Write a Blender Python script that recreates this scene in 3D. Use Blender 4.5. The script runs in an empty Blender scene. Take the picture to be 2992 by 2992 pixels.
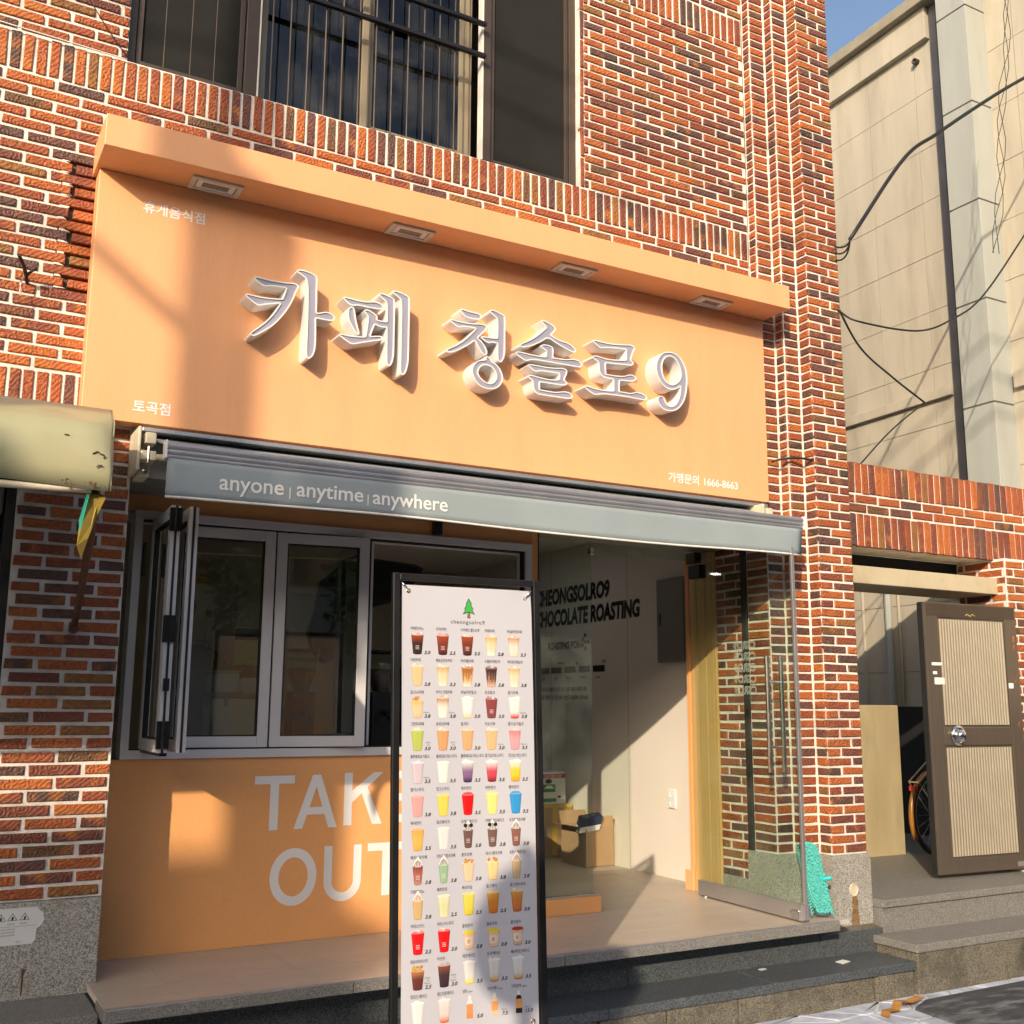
import bpy, bmesh, math, random
from mathutils import Vector, Matrix
rnd = random.Random(7)
sc = bpy.context.scene
COL = sc.collection
rad = math.radians

# ---------------------------------------------------------------- camera, sky, sun, exposure
CAM = Vector((0.0, -5.5, 1.64))
YAW, PITCH, ROLL, FPX = rad(29.077), rad(10.169), rad(-0.362), 3161.7
fw = Vector((math.sin(YAW) * math.cos(PITCH), math.cos(YAW) * math.cos(PITCH), math.sin(PITCH)))
r0 = Vector((math.cos(YAW), -math.sin(YAW), 0))
d0 = fw.cross(r0)
rt = math.cos(ROLL) * r0 + math.sin(ROLL) * d0
dn = -math.sin(ROLL) * r0 + math.cos(ROLL) * d0
cd = bpy.data.cameras.new('camera')
cd.sensor_width = 36.0
cd.lens = FPX / 2992 * 36
cd.clip_start = 0.05
cd.clip_end = 3000
cam = bpy.data.objects.new('camera', cd)
COL.objects.link(cam)
cam.matrix_world = Matrix(((rt.x, -dn.x, -fw.x, CAM.x), (rt.y, -dn.y, -fw.y, CAM.y), (rt.z, -dn.z, -fw.z, CAM.z), (0, 0, 0, 1)))
sc.camera = cam

SUN = Vector((0.93, 1.0, -0.545)).normalized()      # the way the light travels
elev = math.asin(-SUN.z)
world = bpy.data.worlds.new('World')
sc.world = world
world.use_nodes = True
wn = world.node_tree
wn.nodes.clear()
sky = wn.nodes.new('ShaderNodeTexSky')
sky.sky_type = 'NISHITA'
sky.sun_disc = False
sky.sun_elevation = elev
sky.sun_rotation = math.atan2(-SUN.x, -SUN.y)
sky.air_density = 1.0
sky.dust_density = 3.5
sky.ozone_density = 1.0
bg = wn.nodes.new('ShaderNodeBackground')
bg.inputs['Strength'].default_value = 0.15
wo = wn.nodes.new('ShaderNodeOutputWorld')
wn.links.new(sky.outputs[0], bg.inputs[0])
wn.links.new(bg.outputs[0], wo.inputs[0])
sl = bpy.data.lights.new('sun', 'SUN')
sl.energy = 3.5
sl.angle = rad(0.53)
sl.color = (1.0, 0.82, 0.60)
so = bpy.data.objects.new('sun', sl)
COL.objects.link(so)
so.rotation_euler = SUN.to_track_quat('-Z', 'Y').to_euler()
so.location = (-8, -10, 12)
sc.view_settings.view_transform = 'Standard'
sc.view_settings.look = 'None'
sc.view_settings.gamma = 1.0
sc.view_settings.exposure = 0.50
sc.view_settings.use_curve_mapping = False
sc.render.engine = 'CYCLES'
sc.cycles.max_bounces = 6
sc.cycles.diffuse_bounces = 3
sc.cycles.glossy_bounces = 3
sc.cycles.transparent_max_bounces = 10
sc.cycles.use_denoising = True
sc.cycles.use_adaptive_sampling = True
sc.cycles.adaptive_threshold = 0.02

def project(p):
    v = Vector(p) - CAM
    z = v.dot(fw)
    return (1496 + FPX * v.dot(rt) / z, 1496 + FPX * v.dot(dn) / z, z)

# ---------------------------------------------------------------- materials (all node based)
MATS = {}
def newmat(name):
    m = bpy.data.materials.new(name)
    m.use_nodes = True
    nt = m.node_tree
    b = nt.nodes['Principled BSDF']
    MATS[name] = m
    return m, nt, b
def N(nt, t, **kw):
    n = nt.nodes.new(t)
    for k, v in kw.items():
        setattr(n, k, v)
    return n
def srgb(r, g, b):
    f = lambda c: (c / 255 / 12.92) if c / 255 <= 0.04045 else ((c / 255 + 0.055) / 1.055) ** 2.4
    return (f(r), f(g), f(b), 1)
def surf(name, col, rough=0.6, metal=0.0, var=0.12, scale=6.0, bump=0.0, bscale=60.0, spec=0.5, stain=None, stain_scale=1.5, stain_amt=0.0, fine=0.0, fscale=200.0, stretch=None):
    """plain surface: base colour with soft mottling, optional speckle, stains and fine relief"""
    m, nt, b = newmat(name)
    L = nt.links.new
    co = N(nt, 'ShaderNodeTexCoord')
    src = co.outputs['Object']
    if stretch:
        mp = N(nt, 'ShaderNodeMapping'); mp.inputs['Scale'].default_value = stretch
        L(src, mp.inputs[0]); src = mp.outputs[0]
    n1 = N(nt, 'ShaderNodeTexNoise'); n1.inputs['Scale'].default_value = scale; n1.inputs['Detail'].default_value = 6
    L(src, n1.inputs['Vector'])
    mr = N(nt, 'ShaderNodeMapRange'); mr.inputs[1].default_value = 0.3; mr.inputs[2].default_value = 0.7
    mr.inputs[3].default_value = 1 - var; mr.inputs[4].default_value = 1 + var
    L(n1.outputs[0], mr.inputs[0])
    hs = N(nt, 'ShaderNodeHueSaturation'); hs.inputs['Color'].default_value = (*col[:3], 1)
    L(mr.outputs[0], hs.inputs['Value'])
    out = hs.outputs[0]
    if fine:
        n3 = N(nt, 'ShaderNodeTexNoise'); n3.inputs['Scale'].default_value = fscale; n3.inputs['Detail'].default_value = 3
        L(src, n3.inputs['Vector'])
        m3 = N(nt, 'ShaderNodeMapRange'); m3.inputs[1].default_value = 0.35; m3.inputs[2].default_value = 0.65
        m3.inputs[3].default_value = 1 - fine; m3.inputs[4].default_value = 1 + fine
        L(n3.outputs[0], m3.inputs[0])
        h3 = N(nt, 'ShaderNodeHueSaturation'); L(out, h3.inputs['Color']); L(m3.outputs[0], h3.inputs['Value'])
        out = h3.outputs[0]
    if stain:
        n2 = N(nt, 'ShaderNodeTexNoise'); n2.inputs['Scale'].default_value = stain_scale; n2.inputs['Detail'].default_value = 8; n2.inputs['Roughness'].default_value = 0.65
        L(src, n2.inputs['Vector'])
        m2 = N(nt, 'ShaderNodeMapRange'); m2.inputs[1].default_value = 0.5; m2.inputs[2].default_value = 0.68; m2.inputs[3].default_value = 0; m2.inputs[4].default_value = stain_amt
        L(n2.outputs[0], m2.inputs[0])
        mx = N(nt, 'ShaderNodeMixRGB'); L(m2.outputs[0], mx.inputs[0]); L(out, mx.inputs[1]); mx.inputs[2].default_value = (*stain[:3], 1)
        out = mx.outputs[0]
    L(out, b.inputs['Base Color'])
    b.inputs['Roughness'].default_value = rough
    b.inputs['Metallic'].default_value = metal
    b.inputs['Specular IOR Level'].default_value = spec
    nr = N(nt, 'ShaderNodeMapRange'); nr.inputs[3].default_value = max(0.02, rough - 0.08); nr.inputs[4].default_value = min(1, rough + 0.08)
    L(n1.outputs[0], nr.inputs[0]); L(nr.outputs[0], b.inputs['Roughness'])
    if bump:
        nb = N(nt, 'ShaderNodeTexNoise'); nb.inputs['Scale'].default_value = bscale; nb.inputs['Detail'].default_value = 5
        L(src, nb.inputs['Vector'])
        bp = N(nt, 'ShaderNodeBump'); bp.inputs['Strength'].default_value = bump; bp.inputs['Distance'].default_value = 0.004
        L(nb.outputs[0], bp.inputs['Height']); L(bp.outputs[0], b.inputs['Normal'])
    return m

def granite(name, dark, light, scale=260.0, rough=0.55, stain=None, stain_amt=0.0):
    m, nt, b = newmat(name); L = nt.links.new
    co = N(nt, 'ShaderNodeTexCoord')
    v = N(nt, 'ShaderNodeTexVoronoi'); v.inputs['Scale'].default_value = scale; v.feature = 'F1'
    L(co.outputs['Object'], v.inputs['Vector'])
    n = N(nt, 'ShaderNodeTexNoise'); n.inputs['Scale'].default_value = scale * 0.6; n.inputs['Detail'].default_value = 4
    L(co.outputs['Object'], n.inputs['Vector'])
    sp = N(nt, 'ShaderNodeSeparateColor'); L(v.outputs['Color'], sp.inputs[0])
    ad = N(nt, 'ShaderNodeMath', operation='ADD'); L(sp.outputs[0], ad.inputs[0]); L(n.outputs[0], ad.inputs[1])
    mr = N(nt, 'ShaderNodeMapRange'); mr.inputs[1].default_value = 0.55; mr.inputs[2].default_value = 1.35
    L(ad.outputs[0], mr.inputs[0])
    mx = N(nt, 'ShaderNodeMixRGB'); mx.inputs[1].default_value = (*dark, 1); mx.inputs[2].default_value = (*light, 1)
    L(mr.outputs[0], mx.inputs[0])
    out = mx.outputs[0]
    n2 = N(nt, 'ShaderNodeTexNoise'); n2.inputs['Scale'].default_value = 3.0; n2.inputs['Detail'].default_value = 8; n2.inputs['Roughness'].default_value = 0.7
    L(co.outputs['Object'], n2.inputs['Vector'])
    m2 = N(nt, 'ShaderNodeMapRange'); m2.inputs[1].default_value = 0.45; m2.inputs[2].default_value = 0.7; m2.inputs[4].default_value = stain_amt
    L(n2.outputs[0], m2.inputs[0])
    m3 = N(nt, 'ShaderNodeMixRGB'); L(m2.outputs[0], m3.inputs[0]); L(out, m3.inputs[1]); m3.inputs[2].default_value = (*(stain or dark), 1)
    # scuffs and dried splashes
    n4 = N(nt, 'ShaderNodeTexNoise'); n4.inputs['Scale'].default_value = 11.0; n4.inputs['Detail'].default_value = 9; n4.inputs['Roughness'].default_value = 0.75
    L(co.outputs['Object'], n4.inputs['Vector'])
    m4 = N(nt, 'ShaderNodeMapRange'); m4.inputs[1].default_value = 0.62; m4.inputs[2].default_value = 0.74; m4.inputs[4].default_value = 0.5
    L(n4.outputs[0], m4.inputs[0])
    m5 = N(nt, 'ShaderNodeMixRGB'); L(m4.outputs[0], m5.inputs[0]); L(m3.outputs[0], m5.inputs[1]); m5.inputs[2].default_value = (*[min(0.6, c * 1.5 + 0.03) for c in light], 1)
    L(m5.outputs[0], b.inputs['Base Color'])
    b.inputs['Roughness'].default_value = rough
    bp = N(nt, 'ShaderNodeBump'); bp.inputs['Strength'].default_value = 0.25; bp.inputs['Distance'].default_value = 0.002
    L(ad.outputs[0], bp.inputs['Height']); L(bp.outputs[0], b.inputs['Normal'])
    return m

def glass(name, tint=(0.93, 0.96, 0.94), rough=0.0, refl=1.0, dirt=0.03):
    m, nt, b = newmat(name); L = nt.links.new
    nt.nodes.remove(b)
    out = nt.nodes['Material Output']
    tr = N(nt, 'ShaderNodeBsdfTransparent'); tr.inputs[0].default_value = (*tint, 1)
    gl = N(nt, 'ShaderNodeBsdfGlossy'); gl.inputs['Roughness'].default_value = rough; gl.inputs['Color'].default_value = (1, 1, 1, 1)
    lw = N(nt, 'ShaderNodeLayerWeight'); lw.inputs['Blend'].default_value = 0.5      # Schlick reflectance, the same on both faces
    pw = N(nt, 'ShaderNodeMath', operation='POWER'); L(lw.outputs['Facing'], pw.inputs[0]); pw.inputs[1].default_value = 5
    ml = N(nt, 'ShaderNodeMath', operation='MULTIPLY_ADD'); L(pw.outputs[0], ml.inputs[0]); ml.inputs[1].default_value = 0.96 * refl; ml.inputs[2].default_value = 0.042 * refl
    m1 = N(nt, 'ShaderNodeMixShader'); L(ml.outputs[0], m1.inputs[0]); L(tr.outputs[0], m1.inputs[1]); L(gl.outputs[0], m1.inputs[2])
    df = N(nt, 'ShaderNodeBsdfDiffuse'); df.inputs[0].default_value = (0.75, 0.75, 0.72, 1)
    co = N(nt, 'ShaderNodeTexCoord'); nz = N(nt, 'ShaderNodeTexNoise'); nz.inputs['Scale'].default_value = 4; nz.inputs['Detail'].default_value = 6
    L(co.outputs['Object'], nz.inputs['Vector'])
    mr = N(nt, 'ShaderNodeMapRange'); mr.inputs[1].default_value = 0.4; mr.inputs[2].default_value = 0.8; mr.inputs[4].default_value = dirt * 2
    L(nz.outputs[0], mr.inputs[0])
    m2 = N(nt, 'ShaderNodeMixShader'); L(mr.outputs[0], m2.inputs[0]); L(m1.outputs[0], m2.inputs[1]); L(df.outputs[0], m2.inputs[2])
    L(m2.outputs[0], out.inputs[0])
    return m

def emit(name, col, s):
    m, nt, b = newmat(name); L = nt.links.new
    b.inputs['Base Color'].default_value = (*col, 1)
    b.inputs['Emission Color'].default_value = (*col, 1)
    b.inputs['Emission Strength'].default_value = s
    return m

def brickmat(name='brick'):
    m, nt, b = newmat(name); L = nt.links.new
    at = N(nt, 'ShaderNodeAttribute', attribute_name='rnd')
    sp = N(nt, 'ShaderNodeSeparateXYZ'); L(at.outputs['Vector'], sp.inputs[0])
    uv = N(nt, 'ShaderNodeUVMap', uv_map='UVMap')
    off = N(nt, 'ShaderNodeCombineXYZ')
    k = N(nt, 'ShaderNodeMath', operation='MULTIPLY'); L(sp.outputs[1], k.inputs[0]); k.inputs[1].default_value = 37.0
    L(k.outputs[0], off.inputs[0]); L(k.outputs[0], off.inputs[1])
    vec = N(nt, 'ShaderNodeVectorMath', operation='ADD'); L(uv.outputs[0], vec.inputs[0]); L(off.outputs[0], vec.inputs[1])
    cr = N(nt, 'ShaderNodeValToRGB'); cr.color_ramp.interpolation = 'LINEAR'
    els = cr.color_ramp.elements
    stops = [(0.0, (0.44, 0.130, 0.036)), (0.22, (0.36, 0.098, 0.032)), (0.45, (0.29, 0.076, 0.032)), (0.6, (0.22, 0.060, 0.033)), (0.74, (0.165, 0.056, 0.040)), (0.85, (0.125, 0.060, 0.052)), (0.93, (0.075, 0.048, 0.036)), (1.0, (0.30, 0.13, 0.035))]
    els[0].position, els[0].color = stops[0][0], (*stops[0][1], 1)
    els[1].position, els[1].color = stops[-1][0], (*stops[-1][1], 1)
    for p, c in stops[1:-1]:
        e = els.new(p); e.color = (*c, 1)
    L(sp.outputs[0], cr.inputs[0])
    # burnt second tone over part of the brick
    cr2 = N(nt, 'ShaderNodeValToRGB'); cr2.color_ramp.elements[0].color = (0.50, 0.17, 0.03, 1); cr2.color_ramp.elements[1].color = (0.11, 0.05, 0.038, 1)
    L(sp.outputs[2], cr2.inputs[0])
    nz = N(nt, 'ShaderNodeTexNoise'); nz.inputs['Scale'].default_value = 9; nz.inputs['Detail'].default_value = 3; L(vec.outputs[0], nz.inputs['Vector'])
    mk = N(nt, 'ShaderNodeMapRange'); mk.inputs[1].default_value = 0.53; mk.inputs[2].default_value = 0.66; mk.inputs[4].default_value = 0.75; L(nz.outputs[0], mk.inputs[0])
    mx = N(nt, 'ShaderNodeMixRGB'); L(mk.outputs[0], mx.inputs[0]); L(cr.outputs[0], mx.inputs[1]); L(cr2.outputs[0], mx.inputs[2])
    n3 = N(nt, 'ShaderNodeTexNoise'); n3.inputs['Scale'].default_value = 70; n3.inputs['Detail'].default_value = 5; L(vec.outputs[0], n3.inputs['Vector'])
    m3 = N(nt, 'ShaderNodeMapRange'); m3.inputs[1].default_value = 0.3; m3.inputs[2].default_value = 0.7; m3.inputs[3].default_value = 0.72; m3.inputs[4].default_value = 1.25; L(n3.outputs[0], m3.inputs[0])
    hs = N(nt, 'ShaderNodeHueSaturation'); L(mx.outputs[0], hs.inputs['Color']); L(m3.outputs[0], hs.inputs['Value'])
    # old mortar haze and soot lying over the wall in large patches
    geo = N(nt, 'ShaderNodeNewGeometry')
    g1 = N(nt, 'ShaderNodeTexNoise'); g1.inputs['Scale'].default_value = 2.3; g1.inputs['Detail'].default_value = 9; g1.inputs['Roughness'].default_value = 0.7; L(geo.outputs['Position'], g1.inputs['Vector'])
    g2 = N(nt, 'ShaderNodeMapRange'); g2.inputs[1].default_value = 0.52; g2.inputs[2].default_value = 0.72; g2.inputs[4].default_value = 0.38; L(g1.outputs[0], g2.inputs[0])
    g3 = N(nt, 'ShaderNodeMixRGB'); L(g2.outputs[0], g3.inputs[0]); L(hs.outputs[0], g3.inputs[1]); g3.inputs[2].default_value = (0.10, 0.065, 0.05, 1)
    g4 = N(nt, 'ShaderNodeTexNoise'); g4.inputs['Scale'].default_value = 34; g4.inputs['Detail'].default_value = 8; g4.inputs['Roughness'].default_value = 0.75; L(geo.outputs['Position'], g4.inputs['Vector'])
    g5 = N(nt, 'ShaderNodeMapRange'); g5.inputs[1].default_value = 0.60; g5.inputs[2].default_value = 0.76; g5.inputs[4].default_value = 0.55; L(g4.outputs[0], g5.inputs[0])
    g6 = N(nt, 'ShaderNodeMixRGB'); L(g5.outputs[0], g6.inputs[0]); L(g3.outputs[0], g6.inputs[1]); g6.inputs[2].default_value = (0.45, 0.37, 0.32, 1)
    L(g6.outputs[0], b.inputs['Base Color'])
    b.inputs['Roughness'].default_value = 0.62
    b.inputs['Specular IOR Level'].default_value = 0.35
    # pressed ornament: slanted ridges on some bricks, rings of petals on others
    rot = N(nt, 'ShaderNodeMapping'); rot.inputs['Rotation'].default_value = (0, 0, rad(52)); L(vec.outputs[0], rot.inputs[0])
    w = N(nt, 'ShaderNodeTexWave'); w.inputs['Scale'].default_value = 16; w.inputs['Distortion'].default_value = 3.5; w.inputs['Detail'].default_value = 1.5; w.inputs['Detail Scale'].default_value = 2
    L(rot.outputs[0], w.inputs['Vector'])
    vo = N(nt, 'ShaderNodeTexVoronoi'); vo.inputs['Scale'].default_value = 26; L(vec.outputs[0], vo.inputs['Vector'])
    sn = N(nt, 'ShaderNodeMath', operation='MULTIPLY'); L(vo.outputs['Distance'], sn.inputs[0]); sn.inputs[1].default_value = 16
    ss = N(nt, 'ShaderNodeMath', operation='SINE'); L(sn.outputs[0], ss.inputs[0])
    nz2 = N(nt, 'ShaderNodeTexNoise'); nz2.inputs['Scale'].default_value = 7; L(vec.outputs[0], nz2.inputs['Vector'])
    sw = N(nt, 'ShaderNodeMapRange'); sw.inputs[1].default_value = 0.46; sw.inputs[2].default_value = 0.54; L(nz2.outputs[0], sw.inputs[0])
    hm = N(nt, 'ShaderNodeMixRGB'); L(sw.outputs[0], hm.inputs[0]); L(w.outputs['Fac'], hm.inputs[1]); L(ss.outputs[0], hm.inputs[2])
    bp = N(nt, 'ShaderNodeBump'); bp.inputs['Strength'].default_value = 0.5; bp.inputs['Distance'].default_value = 0.005
    L(hm.outputs[0], bp.inputs['Height'])
    b2 = N(nt, 'ShaderNodeBump'); b2.inputs['Strength'].default_value = 0.25; b2.inputs['Distance'].default_value = 0.002
    L(n3.outputs[0], b2.inputs['Height']); L(bp.outputs[0], b2.inputs['Normal'])
    L(b2.outputs[0], b.inputs['Normal'])
    return m

def printmat(name, rough=0.45):
    """flat print: colour comes from the printed shapes themselves"""
    m, nt, b = newmat(name); L = nt.links.new
    a = N(nt, 'ShaderNodeAttribute', attribute_name='Col')
    L(a.outputs['Color'], b.inputs['Base Color'])
    b.inputs['Roughness'].default_value = rough
    return m

BRICK = brickmat()
PRINT = printmat('print')
surf('mortar', (0.74, 0.70, 0.65), 0.9, var=0.16, scale=14, bump=0.5, bscale=160, stain=(0.30, 0.27, 0.23), stain_scale=2.2, stain_amt=0.45)
surf('mortar_raked', (0.10, 0.095, 0.085), 0.95, var=0.3, scale=20, bump=0.5)
surf('peach', (0.80, 0.395, 0.19), 0.45, var=0.03, scale=1.6, fine=0.015, fscale=30, stretch=(4, 4, 0.6), stain=(0.60, 0.32, 0.17), stain_scale=3.0, stain_amt=0.16)
surf('peach_panel', (0.80, 0.385, 0.145), 0.5, var=0.04, scale=1.5, fine=0.03, fscale=90, bump=0.05, bscale=220, stain=(0.58, 0.31, 0.15), stain_scale=2.5, stain_amt=0.14)
surf('white_acrylic', (0.76, 0.75, 0.75), 0.45, var=0.05, scale=5)
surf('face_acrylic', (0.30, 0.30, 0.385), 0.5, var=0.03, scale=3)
surf('white_vinyl', (0.78, 0.77, 0.77), 0.45, var=0.03, scale=4)
surf('lamp_frame', (0.62, 0.56, 0.52), 0.35, var=0.05)
surf('lamp_lens', (0.30, 0.24, 0.18), 0.25, var=0.1, scale=30)
surf('lamp_dark', (0.05, 0.045, 0.04), 0.4)
surf('aluminium', (0.50, 0.49, 0.50), 0.38, metal=0.75, var=0.06, scale=4, fine=0.04, fscale=90)
surf('sash_paint', (0.70, 0.69, 0.71), 0.35, metal=0.2, var=0.05, scale=3)
surf('rubber', (0.012, 0.012, 0.013), 0.6, var=0.2)
surf('black_metal', (0.014, 0.014, 0.016), 0.4, metal=0.3, var=0.2)
surf('steel', (0.62, 0.62, 0.62), 0.2, metal=1.0, var=0.06, scale=12)
surf('chrome', (0.80, 0.80, 0.82), 0.06, metal=1.0, var=0.02)
surf('cream_metal', (0.62, 0.56, 0.42), 0.5, var=0.1, stain=(0.25, 0.19, 0.12), stain_scale=9, stain_amt=0.5)
surf('awning_cloth', (0.27, 0.32, 0.345), 0.75, var=0.05, scale=3, fine=0.05, fscale=500, bump=0.1, bscale=400)
surf('awning_trim', (0.74, 0.72, 0.68), 0.7, var=0.06, bump=0.2, bscale=300)
surf('dark_steel', (0.055, 0.05, 0.045), 0.5, metal=0.5, var=0.3)
surf('soffit', (0.30, 0.28, 0.24), 0.7, var=0.1)
surf('white_wall', (0.70, 0.655, 0.60), 0.6, var=0.03, scale=2, bump=0.03, bscale=90)
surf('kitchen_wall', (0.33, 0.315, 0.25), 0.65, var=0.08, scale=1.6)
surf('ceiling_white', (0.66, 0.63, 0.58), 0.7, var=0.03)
surf('floor_tile', (0.47, 0.40, 0.335), 0.42, var=0.10, scale=2.2, stain=(0.34, 0.29, 0.25), stain_scale=4, stain_amt=0.4, fine=0.035, fscale=40, bump=0.03, bscale=80, stretch=(1, 3, 1))
surf('grout', (0.50, 0.46, 0.42), 0.9)
granite('granite_light', (0.14, 0.135, 0.125), (0.47, 0.46, 0.43), 210, 0.6, (0.26, 0.23, 0.18), 0.55)
granite('granite_slab', (0.10, 0.10, 0.10), (0.27, 0.26, 0.245), 260, 0.6, (0.16, 0.15, 0.12), 0.5)
granite('granite_dark', (0.016, 0.021, 0.025), (0.115, 0.132, 0.148), 250, 0.45, (0.075, 0.072, 0.06), 0.4)
granite('granite_old', (0.055, 0.05, 0.04), (0.22, 0.20, 0.155), 240, 0.8, (0.035, 0.032, 0.024), 0.85)
surf('black_joint', (0.01, 0.01, 0.01), 0.8)
surf('paving', (0.46, 0.50, 0.60), 0.85, var=0.3, scale=7, bump=0.4, bscale=50, stain=(0.19, 0.21, 0.25), stain_scale=3, stain_amt=0.7)
surf('paving_joint', (0.56, 0.55, 0.53), 0.9, var=0.25, scale=12, bump=0.4)
surf('asphalt', (0.13, 0.13, 0.135), 0.9, var=0.25, scale=3, bump=0.5, bscale=120, fine=0.25, fscale=260)
surf('board_black', (0.055, 0.06, 0.068), 0.8, var=0.35, scale=5, bump=0.3, bscale=40, stain=(0.33, 0.36, 0.38), stain_scale=2.5, stain_amt=0.5, stretch=(1, 3, 1))
surf('tape_brown', (0.42, 0.20, 0.05), 0.4, var=0.2, scale=20)
surf('cardboard', (0.40, 0.255, 0.14), 0.85, var=0.08, scale=5, fine=0.05, fscale=120)
surf('tape_yellow', (0.62, 0.40, 0.05), 0.3, var=0.08)
surf('carton_white', (0.66, 0.65, 0.62), 0.6, var=0.05)
surf('navy_card', (0.02, 0.03, 0.085), 0.4, var=0.1)
surf('plastic_grey', (0.35, 0.36, 0.37), 0.4, var=0.1)
surf('cabinet_grey', (0.20, 0.19, 0.175), 0.55, var=0.04)
surf('plastic_white', (0.72, 0.74, 0.74), 0.35, var=0.03)
surf('lid_green', (0.42, 0.50, 0.12), 0.4, var=0.05)
surf('pack_yellow', (0.62, 0.43, 0.03), 0.35, var=0.08)
surf('paper_bag', (0.34, 0.235, 0.13), 0.85, var=0.15, scale=7, bump=0.4, bscale=18)
surf('beans', (0.05, 0.022, 0.012), 0.4, var=0.3, scale=60, bump=0.8, bscale=90)
surf('black_plastic', (0.01, 0.01, 0.011), 0.35, var=0.2)
surf('jamb_gold', (0.62, 0.40, 0.17), 0.35, metal=0.1, var=0.04, scale=2, stretch=(8, 8, 1))
surf('banner_vinyl', (0.50, 0.505, 0.57), 0.42, var=0.015, scale=2)
surf('brass', (0.62, 0.45, 0.18), 0.25, metal=1.0)
surf('teal_fibre', (0.10, 0.50, 0.47), 0.85, var=0.15, scale=40)
surf('teal_plastic', (0.02, 0.45, 0.46), 0.35, var=0.05)
surf('cover_cream', (0.40, 0.385, 0.235), 0.4, var=0.08, scale=3, stain=(0.24, 0.19, 0.09), stain_scale=4, stain_amt=0.35, bump=0.05, bscale=30)
surf('rust_stain', (0.20, 0.12, 0.055), 0.85, var=0.3, scale=18, fine=0.3, fscale=160)
surf('rust', (0.10, 0.045, 0.022), 0.8, var=0.4, scale=30, bump=0.5, bscale=90)
surf('cloth_yellow', (0.30, 0.21, 0.03), 0.75, var=0.15, scale=20)
surf('cloth_green', (0.02, 0.26, 0.20), 0.6)
surf('sign_white', (0.66, 0.67, 0.68), 0.4, var=0.05)
surf('bronze', (0.165, 0.135, 0.11), 0.32, metal=0.55, var=0.06, scale=2, stretch=(20, 20, 1))
surf('window_brown', (0.075, 0.055, 0.042), 0.45, metal=0.3, var=0.1)
surf('rib_champagne', (0.43, 0.385, 0.30), 0.38, metal=0.35, var=0.05)
surf('concrete_ochre', (0.40, 0.335, 0.20), 0.85, var=0.16, scale=4, bump=0.3, bscale=60, stain=(0.22, 0.17, 0.09), stain_scale=2, stain_amt=0.5, stretch=(2, 2, 0.6))
surf('panel_beige', (0.42, 0.385, 0.315), 0.7, var=0.09, scale=1.3, stain=(0.27, 0.24, 0.19), stain_scale=1.6, stain_amt=0.45, stretch=(3, 3, 0.5), bump=0.1, bscale=14)
surf('panel_joint', (0.34, 0.30, 0.23), 0.8)
surf('post_grey', (0.33, 0.35, 0.335), 0.6, var=0.06, scale=2, stain=(0.24, 0.24, 0.21), stain_scale=1.5, stain_amt=0.35, stretch=(3, 3, 0.4))
surf('dark_grey', (0.16, 0.15, 0.15), 0.6)  # even dark grey of the strip and the post joints
surf('lintel_beige', (0.50, 0.43, 0.30), 0.55, var=0.05, stain=(0.33, 0.24, 0.13), stain_scale=7, stain_amt=0.3)
surf('cable', (0.012, 0.014, 0.014), 0.55)
surf('insect_screen', (0.022, 0.022, 0.021), 0.9, spec=0.08, var=0.15, scale=3, fine=0.35, fscale=900)
surf('screen_frame', (0.25, 0.21, 0.145), 0.5, var=0.05)
surf('caulk_white', (0.66, 0.64, 0.60), 0.7, var=0.1, bump=0.5, bscale=60)
surf('bike_orange', (0.30, 0.13, 0.02), 0.35)
surf('house_wall', (0.36, 0.33, 0.28), 0.85, var=0.08)
surf('roof_tile', (0.13, 0.10, 0.09), 0.8, var=0.2, scale=10)
surf('wood', (0.10, 0.075, 0.05), 0.8, var=0.25, scale=8)
surf('leaf', (0.06, 0.10, 0.03), 0.6, var=0.4, scale=3)
surf('straw_mat', (0.50, 0.44, 0.33), 0.85, var=0.15, scale=30, bump=0.5, bscale=120)
surf('flyer', (0.72, 0.72, 0.70), 0.6)
glass('glass_clear', (0.90, 0.95, 0.91), refl=1.0, dirt=0.02)
glass('glass_window', (0.78, 0.82, 0.77), refl=3.0, dirt=0.012)
glass('glass_blue', (0.10, 0.13, 0.19), refl=1.2, dirt=0.03)
emit('downlight_glow', (1.0, 0.95, 0.86), 30.0)

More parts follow.
